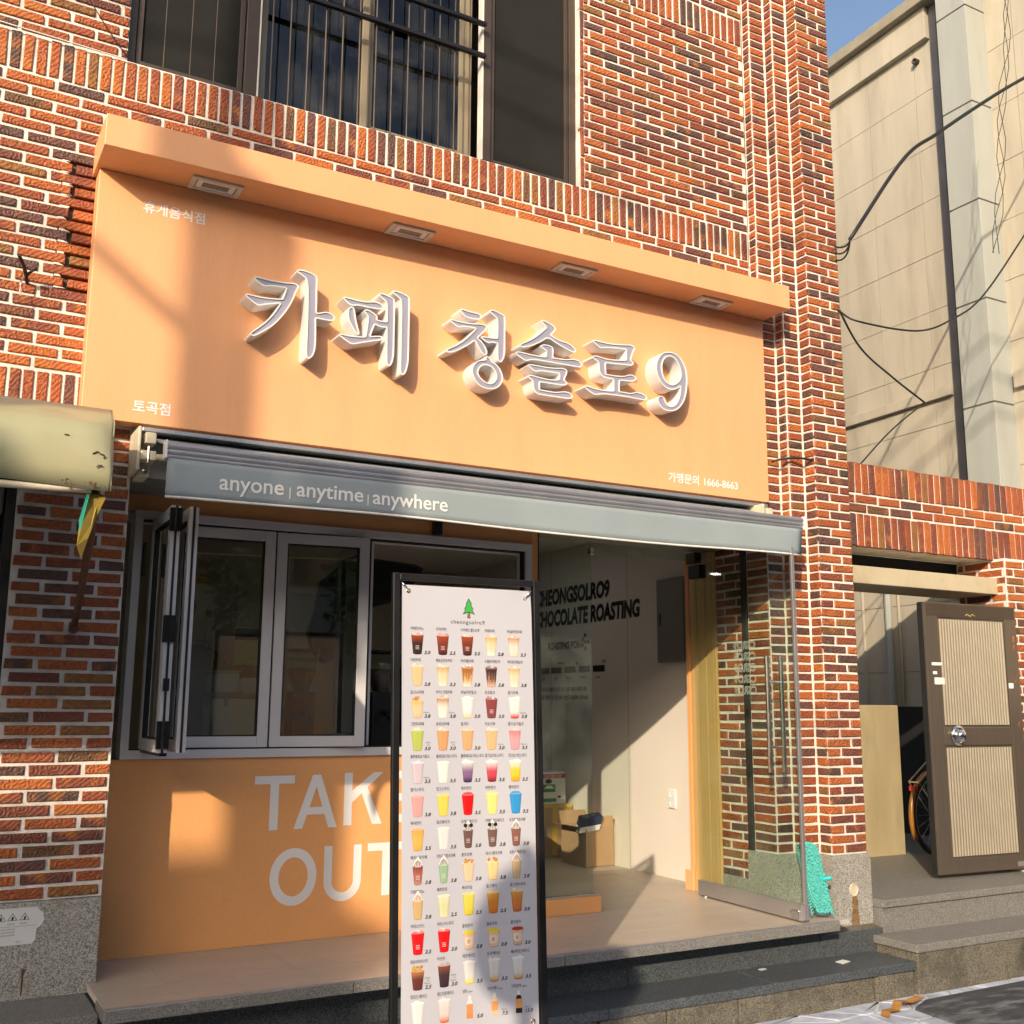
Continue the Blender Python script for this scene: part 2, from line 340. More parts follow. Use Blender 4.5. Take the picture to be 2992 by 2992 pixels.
# ---------------------------------------------------------------- mesh helpers
class MB:
    def __init__(s):
        s.v, s.f, s.c = [], [], []
    def add(s, vs, fs, col=None):
        o = len(s.v)
        s.v += [tuple(p) for p in vs]
        s.f += [tuple(i + o for i in f) for f in fs]
        s.c += [col or (1, 1, 1)] * len(vs)
        return s
    def box(s, x0, x1, y0, y1, z0, z1):
        return s.add([(x0, y0, z0), (x1, y0, z0), (x1, y1, z0), (x0, y1, z0), (x0, y0, z1), (x1, y0, z1), (x1, y1, z1), (x0, y1, z1)],
                     [(0, 3, 2, 1), (4, 5, 6, 7), (0, 1, 5, 4), (1, 2, 6, 5), (2, 3, 7, 6), (3, 0, 4, 7)])
    def obox(s, c, ax, ay, az):
        """box with centre c and half-axis vectors"""
        c, ax, ay, az = map(Vector, (c, ax, ay, az))
        vs = [c + i * ax + j * ay + k * az for k in (-1, 1) for i, j in ((-1, -1), (1, -1), (1, 1), (-1, 1))]
        return s.add(vs, [(0, 3, 2, 1), (4, 5, 6, 7), (0, 1, 5, 4), (1, 2, 6, 5), (2, 3, 7, 6), (3, 0, 4, 7)])
    def quad(s, a, b, c, d, col=None):
        return s.add([a, b, c, d], [(0, 1, 2, 3)], col)
    def cyl(s, p0, p1, r, n=12, r1=None, caps=True):
        p0, p1 = Vector(p0), Vector(p1)
        w = (p1 - p0).normalized()
        u = w.orthogonal().normalized()
        t = w.cross(u)
        r1 = r if r1 is None else r1
        vs = [p0 + r * (math.cos(a) * u + math.sin(a) * t) for a in [2 * math.pi * i / n for i in range(n)]]
        vs += [p1 + r1 * (math.cos(a) * u + math.sin(a) * t) for a in [2 * math.pi * i / n for i in range(n)]]
        fs = [(i, (i + 1) % n, n + (i + 1) % n, n + i) for i in range(n)]
        if caps:
            fs += [tuple(range(n - 1, -1, -1)), tuple(range(n, 2 * n))]
        return s.add(vs, fs)
    def tube(s, pts, r, n=8):
        pts = [Vector(p) for p in pts]
        rings = []
        u = None
        for i, p in enumerate(pts):
            d = (pts[min(i + 1, len(pts) - 1)] - pts[max(i - 1, 0)]).normalized()
            u = d.orthogonal().normalized() if u is None else (u - u.dot(d) * d).normalized()
            t = d.cross(u)
            rings.append([p + r * (math.cos(a) * u + math.sin(a) * t) for a in [2 * math.pi * k / n for k in range(n)]])
        vs = [q for rg in rings for q in rg]
        fs = [(i * n + k, i * n + (k + 1) % n, (i + 1) * n + (k + 1) % n, (i + 1) * n + k) for i in range(len(pts) - 1) for k in range(n)]
        fs += [tuple(range(n - 1, -1, -1)), tuple(range((len(pts) - 1) * n, len(pts) * n))]
        return s.add(vs, fs)
    def lathe(s, c, prof, axis='z', n=24):
        """prof: (radius, height) pairs about axis through c"""
        c = Vector(c)
        A = {'z': (Vector((1, 0, 0)), Vector((0, 1, 0)), Vector((0, 0, 1))), 'y': (Vector((1, 0, 0)), Vector((0, 0, -1)), Vector((0, 1, 0))), 'x': (Vector((0, 1, 0)), Vector((0, 0, 1)), Vector((1, 0, 0)))}[axis]
        vs = [c + r * (math.cos(2 * math.pi * k / n) * A[0] + math.sin(2 * math.pi * k / n) * A[1]) + h * A[2] for r, h in prof for k in range(n)]
        fs = [(i * n + k, i * n + (k + 1) % n, (i + 1) * n + (k + 1) % n, (i + 1) * n + k) for i in range(len(prof) - 1) for k in range(n)]
        return s.add(vs, fs)
    def prism(s, poly, f0, f1):
        """poly extruded between two mappings of its 2-D points"""
        n = len(poly)
        vs = [f0(*p) for p in poly] + [f1(*p) for p in poly]
        fs = [tuple(range(n)), tuple(range(2 * n - 1, n - 1, -1))] + [(i, i + n, (i + 1) % n + n, (i + 1) % n) for i in range(n)]
        return s.add(vs, fs)
    def mesh(s, name):
        m = bpy.data.meshes.new(name)
        m.from_pydata(s.v, [], s.f)
        if any(c != (1, 1, 1) for c in s.c):
            a = m.attributes.new('Col', 'FLOAT_COLOR', 'POINT')
            a.data.foreach_set('color', [x for c in s.c for x in (*c, 1.0)])
        m.validate(clean_customdata=False)
        return m
    def build(s, name, mat, parent=None, bev=0.0, smooth=False, seg=2):
        o = obj(name, s.mesh(name), mat, parent)
        if bev:
            md = o.modifiers.new('Bevel', 'BEVEL'); md.width = bev; md.segments = seg; md.limit_method = 'ANGLE'; md.angle_limit = rad(40)
        if smooth:
            for p in o.data.polygons:
                p.use_smooth = True
        return o
def obj(name, me, mat, parent=None):
    o = bpy.data.objects.new(name, me)
    COL.objects.link(o)
    if mat is not None and not me.materials:
        me.materials.append(MATS[mat] if isinstance(mat, str) else mat)
    if parent is not None:
        o.parent = parent
        o.matrix_parent_inverse = Matrix.Translation(-Vector(parent.location)) if parent.type == 'EMPTY' else Matrix()
    return o
def tag(o, label=None, cat=None, group=None, kind=None):
    for k, v in (('label', label), ('category', cat), ('group', group), ('kind', kind)):
        if v:
            o[k] = v
    return o
def thing(name, label, cat, loc=(0, 0, 0), group=None):
    o = bpy.data.objects.new(name, None)
    o.empty_display_size = 0.1
    o.location = loc
    COL.objects.link(o)
    return tag(o, label, cat, group)
def boxo(name, b, mat, parent=None, bev=0.0):
    return MB().box(*b).build(name, mat, parent, bev)

DESK = bpy.data.scenes.new('lettering_desk')     # a bare scene in which writing is outlined, removed at the end
GLYPHS = {}
def outline_lines(lines, shear, bold, spacing):
    """set many lines of writing at once and keep each as (verts, faces) with its baseline at 0"""
    rows = ['H'] + list(lines) + ['H']
    c = bpy.data.curves.new('writing', 'FONT')
    c.body = '\n'.join(rows); c.shear = shear; c.space_character = spacing; c.space_line = 3.0
    c.offset = bold; c.resolution_u = 3; c.fill_mode = 'FRONT'
    o = bpy.data.objects.new('writing', c)
    DESK.collection.objects.link(o)
    with bpy.context.temp_override(scene=DESK, view_layer=DESK.view_layers[0]):
        dg = bpy.context.evaluated_depsgraph_get()
        dg.update()
        me = bpy.data.meshes.new_from_object(o.evaluated_get(dg))
    co = [(v.co.x, v.co.y) for v in me.vertices]
    step = (max(y for x, y in co) - min(y for x, y in co) - 0.70 - 2 * bold) / (len(rows) - 1)
    for r in lines:
        GLYPHS[(r, shear, bold, spacing)] = ([], [])
    maps = {}
    for p in me.polygons:
        cy = sum(co[i][1] for i in p.vertices) / len(p.vertices)
        k = round((0.35 - cy) / step)
        if not 0 < k < len(rows) - 1:
            continue
        vs, fs = GLYPHS[(rows[k], shear, bold, spacing)]
        mp = maps.setdefault(k, {})
        ix = []
        for i in p.vertices:
            if i not in mp:
                mp[i] = len(vs)
                y = co[i][1] + k * step
                vs.append((co[i][0], y))
            ix.append(mp[i])
        fs.append(tuple(ix))
    bpy.data.objects.remove(o); bpy.data.curves.remove(c); bpy.data.meshes.remove(me)
def textgeo(body, h=1.0, shear=0.0, bold=0.0, sx=1.0, spacing=1.0):
    """outline of a line of writing as (verts 2-D, faces); h = height of a capital letter"""
    key = (body, shear, bold, spacing)
    if key not in GLYPHS:
        outline_lines([body], shear, bold, spacing)
    vs, fs = GLYPHS[key]
    k = h / 0.70
    return [(x * k * sx, y * k) for x, y in vs], fs
def put_text(mb, body, f, h, col=(1, 1, 1), **kw):
    vs, fs = textgeo(body, h, **kw)
    mb.add([f(*p) for p in vs], fs, col)
    return max([p[0] for p in vs], default=0)
# ---------------------------------------------------------------- bricks
P = 0.0599                                   # course height
RV = [[min(0.999, max(0.0, (k + rnd.random()) / 24)), rnd.random(), rnd.random()] for k in range(24)]
def brick_verts(axis, plane, u0, u1, z0, z1, proud, soldier, j):
    """12 verts: back ring, shoulder ring, inset face ring; the outline is a little uneven"""
    q = lambda: j.uniform(-0.0026, 0.0026)
    cs = [(u0, z0), (u1, z0), (u1, z1), (u0, z1)]
    cs = [(a + q(), b + q()) for a, b in cs]
    mx, mz = (u0 + u1) / 2, (z0 + z1) / 2
    ins = [(a + (0.0035 if a < mx else -0.0035), b + (0.003 if b < mz else -0.003)) for a, b in cs]
    pr = proud + j.uniform(-0.0015, 0.0015)
    rings = [(cs, 0.03), (cs, -pr + 0.003), (ins, -pr)]
    vs, uv = [], []
    for ring, d in rings:
        for a, b in ring:
            vs.append((a, plane + d, b) if axis == 'x' else (plane + d, a, b))
            la, lb = a - u0, b - z0
            uv.append((lb, la) if soldier else (la, lb))
    fs = [(8, 9, 10, 11)]
    for r in (0, 4):
        for i in range(4):
            fs.append((r + i, r + (i + 1) % 4, r + 4 + (i + 1) % 4, r + 4 + i))
    if axis == 'y':
        fs = [tuple(reversed(f)) for f in fs]
    return vs, fs, uv
def brick_mesh(name, geos):
    vs, fs, uvs, rv = [], [], [], []
    for (v, f, uv), r in geos:
        o = len(vs)
        vs += v; fs += [tuple(i + o for i in g) for g in f]; uvs += uv; rv += [r] * len(v)
    me = bpy.data.meshes.new(name)
    me.from_pydata(vs, [], fs)
    a = me.attributes.new('rnd', 'FLOAT_VECTOR', 'POINT')
    a.data.foreach_set('vector', [x for r in rv for x in r])
    l = me.uv_layers.new(name='UVMap')
    vi = [0] * len(me.loops); me.loops.foreach_get('vertex_index', vi)
    l.data.foreach_set('uv', [c for i in vi for c in uvs[i]])
    me.materials.append(BRICK)
    return me
class Bricks:
    """a list of single bricks; the ones that show largest become objects, the rest one part"""
    def __init__(s):
        s.l = []
    def put(s, axis, plane, u0, u1, z0, z1, soldier=False, proud=0.004):
        if u1 - u0 > 0.012 and z1 - z0 > 0.012:
            s.l.append((axis, plane, u0, u1, z0, z1, soldier, proud))
    def rows(s, axis, plane, ua, ub, za, zb, phase=0.0, L=0.2385, jh=0.0215, jv=0.0165, p=P, skip=None):
        n = max(1, round((zb - za) / p)); p = (zb - za) / n
        for i in range(n):
            z0 = za + i * p
            st = ua - L + (phase + (0.5 if i % 2 else 0.0)) * L % L
            u = st
            while u < ub:
                a, b = max(u, ua), min(u + L - jh, ub)
                if b - a > 0.025 and not (skip and skip((a + b) / 2, z0)):
                    k = rnd.uniform(-0.0015, 0.0015)
                    s.put(axis, plane, a, b, z0 + jv / 2 + k, z0 + p - jv / 2 + k)
                u += L
    def soldiers(s, axis, plane, ua, ub, za, zb, pitch=0.0613, j=0.0175, skip=None):
        n = max(1, round((ub - ua) / pitch)); pitch = (ub - ua) / n
        for i in range(n):
            a = ua + i * pitch
            if skip and skip(a, za):
                continue
            k = rnd.uniform(-0.003, 0.003)
            s.put(axis, plane, a + j / 2, a + pitch - j / 2, za + 0.006 + k, zb - 0.006 + k, True)
    def stack(s, axis, plane, ua, ub, za, zb, p=P, j=0.010):
        n = max(1, round((zb - za) / p)); p = (zb - za) / n
        for i in range(n):
            s.put(axis, plane, ua + j, ub - j, za + i * p + 0.008, za + (i + 1) * p - 0.008)
    def build(s, parent, hidden=None, limit=300):
        info = []
        for b in s.l:
            axis, pl, u0, u1, z0, z1 = b[:6]
            pts = [(u, pl, z) if axis == 'x' else (pl, u, z) for u, z in ((u0, z0), (u1, z0), (u1, z1), (u0, z1))]
            pp = [project(q) for q in pts]
            ar = abs(sum(pp[i][0] * pp[(i + 1) % 4][1] - pp[(i + 1) % 4][0] * pp[i][1] for i in range(4))) / 2
            cx, cy = sum(q[0] for q in pp) / 4, sum(q[1] for q in pp) / 4
            if not (-20 < cx < 3010 and -20 < cy < 3010) or (hidden and hidden(cx, cy, pts)):
                ar = 0
            info.append(ar)
        order = sorted(range(len(s.l)), key=lambda i: -info[i])
        single = [i for i in order[:limit] if info[i] > 0]
        ss = set(single)
        rest = [i for i in range(len(s.l)) if i not in ss]
        cache = {}
        for i in single:
            axis, pl, u0, u1, z0, z1, so_, pr = s.l[i]
            w, h = u1 - u0, z1 - z0
            k = rnd.randrange(24)
            key = (axis, round(w, 2), round(h, 2), so_, k)
            if key not in cache:
                cache[key] = brick_mesh('brick', [(brick_verts(axis, 0, -w / 2, w / 2, -h / 2, h / 2, pr, so_, rnd), RV[k])])
            o = bpy.data.objects.new('brick', cache[key])
            COL.objects.link(o)
            o.parent = parent
            c = ((u0 + u1) / 2, pl, (z0 + z1) / 2) if axis == 'x' else (pl, (u0 + u1) / 2, (z0 + z1) / 2)
            o.location = Vector(c)
        if rest:
            g = []
            for i in rest:
                axis, pl, u0, u1, z0, z1, so_, pr = s.l[i]
                g.append((brick_verts(axis, pl, u0, u1, z0, z1, pr, so_, rnd), [rnd.random() * 0.999, rnd.random(), rnd.random()]))
            o = obj('brick_field', brick_mesh('brick_field', g), None, parent)
            o['kind'] = 'stuff'
        return len(single), len(rest)

# ---------------------------------------------------------------- the cafe building
YA, YB, YC = -0.08, -0.165, -0.27            # the pilaster steps out three times
X0, X1, X2, X3 = 4.963, 5.105, 5.243, 5.549
YF = 0.42                                    # plane of the shop front
ZP = 0.388                                   # porch floor
bld = thing('brick_building', 'two-storey building of orange and brown bricks with white joints and a stepped corner', 'building')
mo = MB()
W0, W1, WZ0, WZ1 = 0.735, 3.553, 4.957, 6.46  # upper window opening
m_ = 0.006
def wallq(x0, x1, z0, z1):
    mo.quad((x0, m_, z0), (x1, m_, z0), (x1, m_, z1), (x0, m_, z1))
wallq(-3.0, 0.40, 3.0, 3.5); wallq(0.40, X0, 2.75, 3.5)
wallq(-3.0, 0.40, 3.5, 4.42); wallq(0.66, X0, 3.5, 4.42)
wallq(0.40, 0.47, 3.5, 4.42)
wallq(0.47, 0.66, 3.5, 3.64); wallq(0.47, 0.66, 4.36, 4.42)
wallq(-3.0, X0, 4.42, WZ0); wallq(-3.0, W0, WZ0, WZ1); wallq(W1, X0, WZ0, WZ1); wallq(-3.0, X0, WZ1, 8.2)
wallq(0.395, 0.897, 0.765, 2.75)
# reveals of the left pier, lintel soffit and the upper window
mo.quad((0.897, m_, 0.39), (0.897, 0.5, 0.39), (0.897, 0.5, 2.75), (0.897, m_, 2.75))
mo.quad((0.395, 0.5, 0.39), (0.395, m_, 0.39), (0.395, m_, 2.98), (0.395, 0.5, 2.98))
for a, b, c, d in (((W0, m_, WZ0), (W0, .16, WZ0), (W0, .16, WZ1), (W0, m_, WZ1)), ((W1, m_, WZ0), (W1, .16, WZ0), (W1, .16, WZ1), (W1, m_, WZ1)), ((W0, m_, WZ0), (W1, m_, WZ0), (W1, .16, WZ0), (W0, .16, WZ0)), ((W0, m_, WZ1), (W1, m_, WZ1), (W1, .16, WZ1), (W0, .16, WZ1))):
    mo.quad(a, b, c, d)
# stepped pilaster, its outer flank and the reveal of the doorway
zt, zb = 8.2, 0.70
def vstrip(p, q, z0=zb, z1=zt):
    mo.quad((p[0], p[1], z0), (q[0], q[1], z0), (q[0], q[1], z1), (p[0], p[1], z1))
vstrip((X0 + m_, m_), (X0 + m_, YA + m_), 2.75); vstrip((X0 + m_, YA + m_), (X1 + m_, YA + m_)); vstrip((X1 + m_, YA + m_), (X1 + m_, YB + m_))
vstrip((X1 + m_, YB + m_), (X2 + m_, YB + m_)); vstrip((X2 + m_, YB + m_), (X2 + m_, YC + m_)); vstrip((X2 + m_, YC + m_), (X3, YC + m_)); vstrip((X3, YC + m_), (X3, 6.0), 0.0)
vstrip((X0 + m_, 0.135), (X0 + m_, YA + m_), zb, 2.75)
vstrip((X0 + m_, 0.455), (X0 + m_, 0.195), 0.5, 2.75)
mo.quad((-3, m_, 8.2), (X0, m_, 8.2), (X0, 6, 8.2), (-3, 6, 8.2))
mo.quad((X0, YC + m_, 8.2), (X3, YC + m_, 8.2), (X3, 6, 8.2), (X0, 6, 8.2))
wall = mo.build('wall', 'mortar', bld)
rk = MB()
rk.quad((0.47, 0.026, 3.64), (0.66, 0.026, 3.64), (0.66, 0.026, 4.36), (0.47, 0.026, 4.36))
rk.quad((0.47, 0.006, 3.64), (0.47, 0.026, 3.64), (0.47, 0.026, 4.36), (0.47, 0.006, 4.36))
rk.quad((0.47, 0.006, 4.36), (0.66, 0.006, 4.36), (0.66, 0.026, 4.36), (0.47, 0.026, 4.36))
rk.build('raked_joint', 'mortar_raked', bld)
# ragged mortar left at the edge of the raked joints
rg = MB()
for i in range(12):
    z = 3.66 + i * P
    x = 0.468 + rnd.uniform(-0.004, 0.01)
    pts = [(x, z - 0.008), (x + 0.03 + rnd.random() * 0.025, z - 0.006 + rnd.uniform(-.003, .003)), (x + 0.015 + rnd.random() * 0.03, z + 0.002), (x + 0.035 + rnd.random() * 0.02, z + 0.008), (x, z + 0.009)]
    rg.prism(pts, lambda a, b: (a, 0.001, b), lambda a, b: (a, 0.03, b))
rg.build('mortar_crumb', 'mortar', bld)['kind'] = 'stuff'
B = Bricks()
inS = lambda x, z: 0.80 < x < 4.93 and 3.02 < z < 4.36
B.rows('x', 0, 0.402, 0.893, 0.768, 2.985, 0.1)
B.soldiers('x', 0, -0.62, 0.80, 2.992, 3.222)
B.rows('x', 0, -0.62, 0.86, 3.228, 4.745, 0.35, skip=inS)
B.rows('x', 0, 0.86, 4.955, 4.385, 4.745, 0.35, skip=inS)
B.soldiers('x', 0, -0.62, 4.957, 4.748, 4.955)
B.rows('x', 0, -0.62, W0 - 0.004, 4.96, 7.2, 0.55)
for i in range(7):
    B.put('x', 0, W1 + 0.002, W1 + 0.026, 4.965 + i * 0.212, 4.965 + i * 0.212 + 0.198, True)
B.rows('x', 0, W1 + 0.034, 4.957, 4.96, 6.41, 0.2)
B.soldiers('x', 0, W1 + 0.034, 4.957, 6.412, 6.622)
B.rows('x', 0, W0, 4.957, 6.63, 7.4, 0.2)
B.stack('y', X0, YA + 0.002, -0.004, 2.99, 7.4)
B.stack('x', YA, X0 + 0.003, X1 - 0.001, 0.728, 7.4)
B.stack('y', X1, YB + 0.002, YA - 0.001, 0.728, 7.4)
B.stack('x', YB, X1 + 0.003, X2 - 0.001, 0.728, 7.4)
B.stack('y', X2, YC + 0.002, YB - 0.001, 0.728, 7.4)
nr = round((7.4 - 0.728) / P); pr_ = (7.4 - 0.728) / nr
for i in range(nr):
    z0, z1 = 0.728 + i * pr_ + 0.008, 0.728 + (i + 1) * pr_ - 0.008
    s_ = (0.118, 0.212)[i % 2] + rnd.uniform(-0.005, 0.005)
    B.put('x', YC, X2 + 0.006, X2 + s_ - 0.011, z0, z1)
    B.put('x', YC, X2 + s_ + 0.011, X3 - 0.003, z0, z1)
B.stack('y', X0, YA + 0.002, 0.133, 0.728, 2.74)
B.rows('y', X0, 0.20, 0.452, 0.53, 2.74, 0.25)
def hid(cx, cy, pts):
    x, y, z = pts[0]
    return (0.62 < x < 4.9 and 3.0 < z < 4.36 and y > -0.1) or (y > 0.1 and z > 2.3) or (0.1 < x < 0.62 and 2.62 < z < 2.9)
print('bricks', B.build(wall, hid))
# granite plinths
g = MB()
g.box(0.38, 0.897, -0.018, 0.5, 0.35, 0.762)
gl_ = g.build('granite_base', 'granite_light', bld, 0.004)
g = MB()
prof = [(X0 - 0.012, 0.19), (X0 - 0.012, YA - 0.014), (X1 - 0.012, YA - 0.014), (X1 - 0.012, YB - 0.014), (X2 - 0.012, YB - 0.014), (X2 - 0.012, YC - 0.014), (X3 + 0.012, YC - 0.014), (X3 + 0.012, 0.19)]
g.prism(prof, lambda a, b: (a, b, 0.722), lambda a, b: (a, b, 0.285))
g.box(X0 - 0.004, X3, 0.19, 0.46, 0.3, 0.535)
gb = g.build('granite_base', 'granite_light', bld)
MB().lathe((5.40, YC - 0.0145, 0.505), [(0.001, 0.0), (0.030, 0.0), (0.033, -0.004), (0.038, -0.004), (0.04, 0.001)], 'y', 20).build('drain_hole', 'cream_metal', gb)
st = MB(); st.add([(x, YC - 0.0152, z) for x, z in ((5.37, 0.292), (5.435, 0.292), (5.438, 0.34), (5.432, 0.38), (5.436, 0.43), (5.425, 0.466), (5.39, 0.468), (5.378, 0.44), (5.382, 0.39), (5.372, 0.34))], [tuple(range(10))])
st.build('rust_run', 'rust_stain', gb)
hb = MB(); hb.prism([(YC - 0.014, 0.292), (-0.352, 0.272), (-0.352, 0.1), (YC - 0.014, 0.1)], lambda a, b: (X0 + 0.07, a, b), lambda a, b: (X3 + 0.01, a, b))
hb.build('mortar_haunch', 'granite_old', bld)
# dark metal guide let into the doorway reveal
MB().box(X0 - 0.006, X0 + 0.03, 0.140, 0.192, ZP, 2.74).build('door_channel', 'dark_steel', bld, 0.003)
# rusty bolt and run on the left plinth
nb_ = MB(); nb_.lathe((0.585, -0.019, 0.475), [(0.001, -0.008), (0.008, -0.006), (0.008, 0)], 'y', 10); nb_.build('bolt', 'rust', gl_)
nb_ = MB(); nb_.quad((0.582, -0.0195, 0.37), (0.588, -0.0195, 0.37), (0.590, -0.0195, 0.47), (0.580, -0.0195, 0.47)); nb_.build('rust_run', 'rust', gl_)
# soffit over the recessed shop front
MB().box(0.88, X3 - 0.02, 0.008, 0.62, 2.742, 2.80).build('soffit', 'soffit', bld)

# cut-off conduit stub sticking out of the brick left of the sign
cs = thing('cable_stub', 'black cut-off cable end poking out of the bricks left of the sign', 'cable', (0.345, 0, 3.665))
MB().tube([(0.36, 0.02, 3.64), (0.345, -0.05, 3.665), (0.33, -0.10, 3.69), (0.30, -0.16, 3.72)], 0.009, 8).build('sleeve', 'cable', cs)
MB().tube([(0.345, -0.05, 3.665), (0.37, -0.07, 3.69), (0.385, -0.085, 3.70)], 0.007, 6).build('stub', 'cable', cs)
w_ = MB()
for k in range(3):
    w_.tube([(0.34, -0.06, 3.66), (0.325 - k * 0.004, -0.07, 3.62), (0.32 + k * 0.006, -0.07, 3.57)], 0.0015, 5)
w_.build('strand', 'steel', cs)

# ---------------------------------------------------------------- upper window: two insect screens and a barred middle sash
def sash(parent, x0, x1, y, z0, z1, w, mat, fill, fy, name='window_sash', d=0.03):
    f = MB()
    f.box(x0, x0 + w, y, y + d, z0, z1); f.box(x1 - w, x1, y, y + d, z0, z1)
    f.box(x0 + w, x1 - w, y + 0.001, y + d - 0.001, z0, z0 + w); f.box(x0 + w, x1 - w, y + 0.001, y + d - 0.001, z1 - w, z1)
    o = f.build(name, mat, parent, 0.002)
    p = MB(); p.box(x0 + w - 0.004, x1 - w + 0.004, fy, fy + 0.004, z0 + w - 0.004, z1 - w + 0.004)
    p.build('pane', fill, o)
    return o
uw = thing('upper_window', 'dark brown first-floor window with screens and black bars above the sign', 'window', (2.1, 0.06, 4.96))
f = MB()
f.box(W0 + 0.001, W1 - 0.001, 0.055, 0.13, WZ0 + 0.001, WZ0 + 0.03); f.box(W0 + 0.001, W0 + 0.045, 0.056, 0.13, WZ0 + 0.03, WZ1 - 0.002); f.box(W1 - 0.05, W1 - 0.001, 0.056, 0.13, WZ0 + 0.03, WZ1 - 0.002)
f.box(1.36, 1.432, 0.05, 0.13, WZ0 + 0.03, WZ1 - 0.002); f.box(2.86, 2.915, 0.05, 0.13, WZ0 + 0.03, WZ1 - 0.002)
f.build('frame', 'window_brown', uw, 0.003)
def screen(x0, x1):
    o = sash(uw, x0, x1, 0.068, WZ0 + 0.032, WZ1 - 0.01, 0.028, 'window_brown', 'insect_screen', 0.082, 'insect_screen')
screen(0.785, 1.355); screen(2.92, 3.50)
MB().box(1.433, 1.441, 0.046, 0.10, WZ0 + 0.03, WZ1).build('caulk', 'caulk_white', uw)
MB().box(2.846, 2.858, 0.046, 0.10, WZ0 + 0.03, WZ1).build('caulk', 'caulk_white', uw)
# beige sliding sashes with bluish glass behind the bars
sash(uw, 1.45, 2.13, 0.135, WZ0 + 0.03, WZ1, 0.05, 'screen_frame', 'glass_blue', 0.148)
sash(uw, 2.08, 2.835, 0.17, WZ0 + 0.03, WZ1, 0.085, 'screen_frame', 'glass_blue', 0.183)
cu = MB()
n = 60
for i in range(n):
    xa, xb = 1.45 + (2.84 - 1.45) * i / n, 1.45 + (2.84 - 1.45) * (i + 1) / n
    ya, yb = 0.26 + 0.012 * math.sin(i * 1.3), 0.26 + 0.012 * math.sin((i + 1) * 1.3)
    cu.quad((xa, ya, WZ0), (xb, yb, WZ0), (xb, yb, WZ1), (xa, ya, WZ1))
cu.build('curtain', surf('curtain_blue', (0.035, 0.045, 0.07), 0.8), uw)
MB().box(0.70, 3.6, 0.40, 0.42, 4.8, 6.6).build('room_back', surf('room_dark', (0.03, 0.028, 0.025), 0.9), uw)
for z in (5.66, 5.88):
    MB().box(1.45, 2.85, -0.012, 0.018, z - 0.012, z + 0.012).build('rail', 'black_metal', uw, 0.002)
for i in range(13):
    x = 1.50 + i * 0.104
    MB().cyl((x, 0.022, WZ0 + 0.004), (x, 0.022, WZ1), 0.005, 8).build('bar', 'window_brown', uw)
# thin bars of the same grille showing behind the insect screens
for x in (0.93, 1.07, 1.2):
    MB().cyl((x, 0.0835, WZ0 + 0.03), (x, 0.0835, WZ1), 0.003, 6).build('bar', 'window_brown', uw)
# ---------------------------------------------------------------- the sign
sg = thing('shop_sign', 'long peach sign box with raised white Korean letters under a peach hood', 'sign', (2.8, -0.12, 2.99))
SX0, SX1, SZ0, SZ1, SY = 0.630, 4.960, 2.992, 4.268, -0.12
MB().box(SX0, SX1, SY, 0.0, SZ0, SZ1).build('panel', 'peach', sg, 0.003)
MB().box(0.612, 4.972, -0.375, 0.0, SZ1 + 0.002, 4.432).build('hood', 'peach', sg, 0.003)
for cx in (1.18, 2.27, 3.36, 4.43):
    fl = MB()
    a, b, c, d = cx - 0.13, cx + 0.13, -0.285, -0.145
    for q in ((a, a + 0.028, c, d), (b - 0.028, b, c, d), (a + 0.028, b - 0.028, c, c + 0.026), (a + 0.028, b - 0.028, d - 0.026, d)):
        fl.box(q[0], q[1], q[2], q[3], SZ1 - 0.012, SZ1 + 0.004)
    lo = fl.build('floodlight', 'lamp_frame', sg, 0.004)
    g2 = MB()
    for q in ((a + 0.034, a + 0.062, c + 0.03, d - 0.03), (b - 0.062, b - 0.034, c + 0.03, d - 0.03), (a + 0.062, b - 0.062, c + 0.03, c + 0.042), (a + 0.062, b - 0.062, d - 0.042, d - 0.03)):
        g2.box(q[0], q[1], q[2], q[3], SZ1 - 0.009, SZ1 + 0.004)
    g2.build('bezel', 'white_acrylic', lo, 0.002)
    MB().box(a + 0.028, b - 0.028, c + 0.026, d - 0.026, SZ1 - 0.002, SZ1 + 0.0015).build('lens', 'lamp_lens', lo)
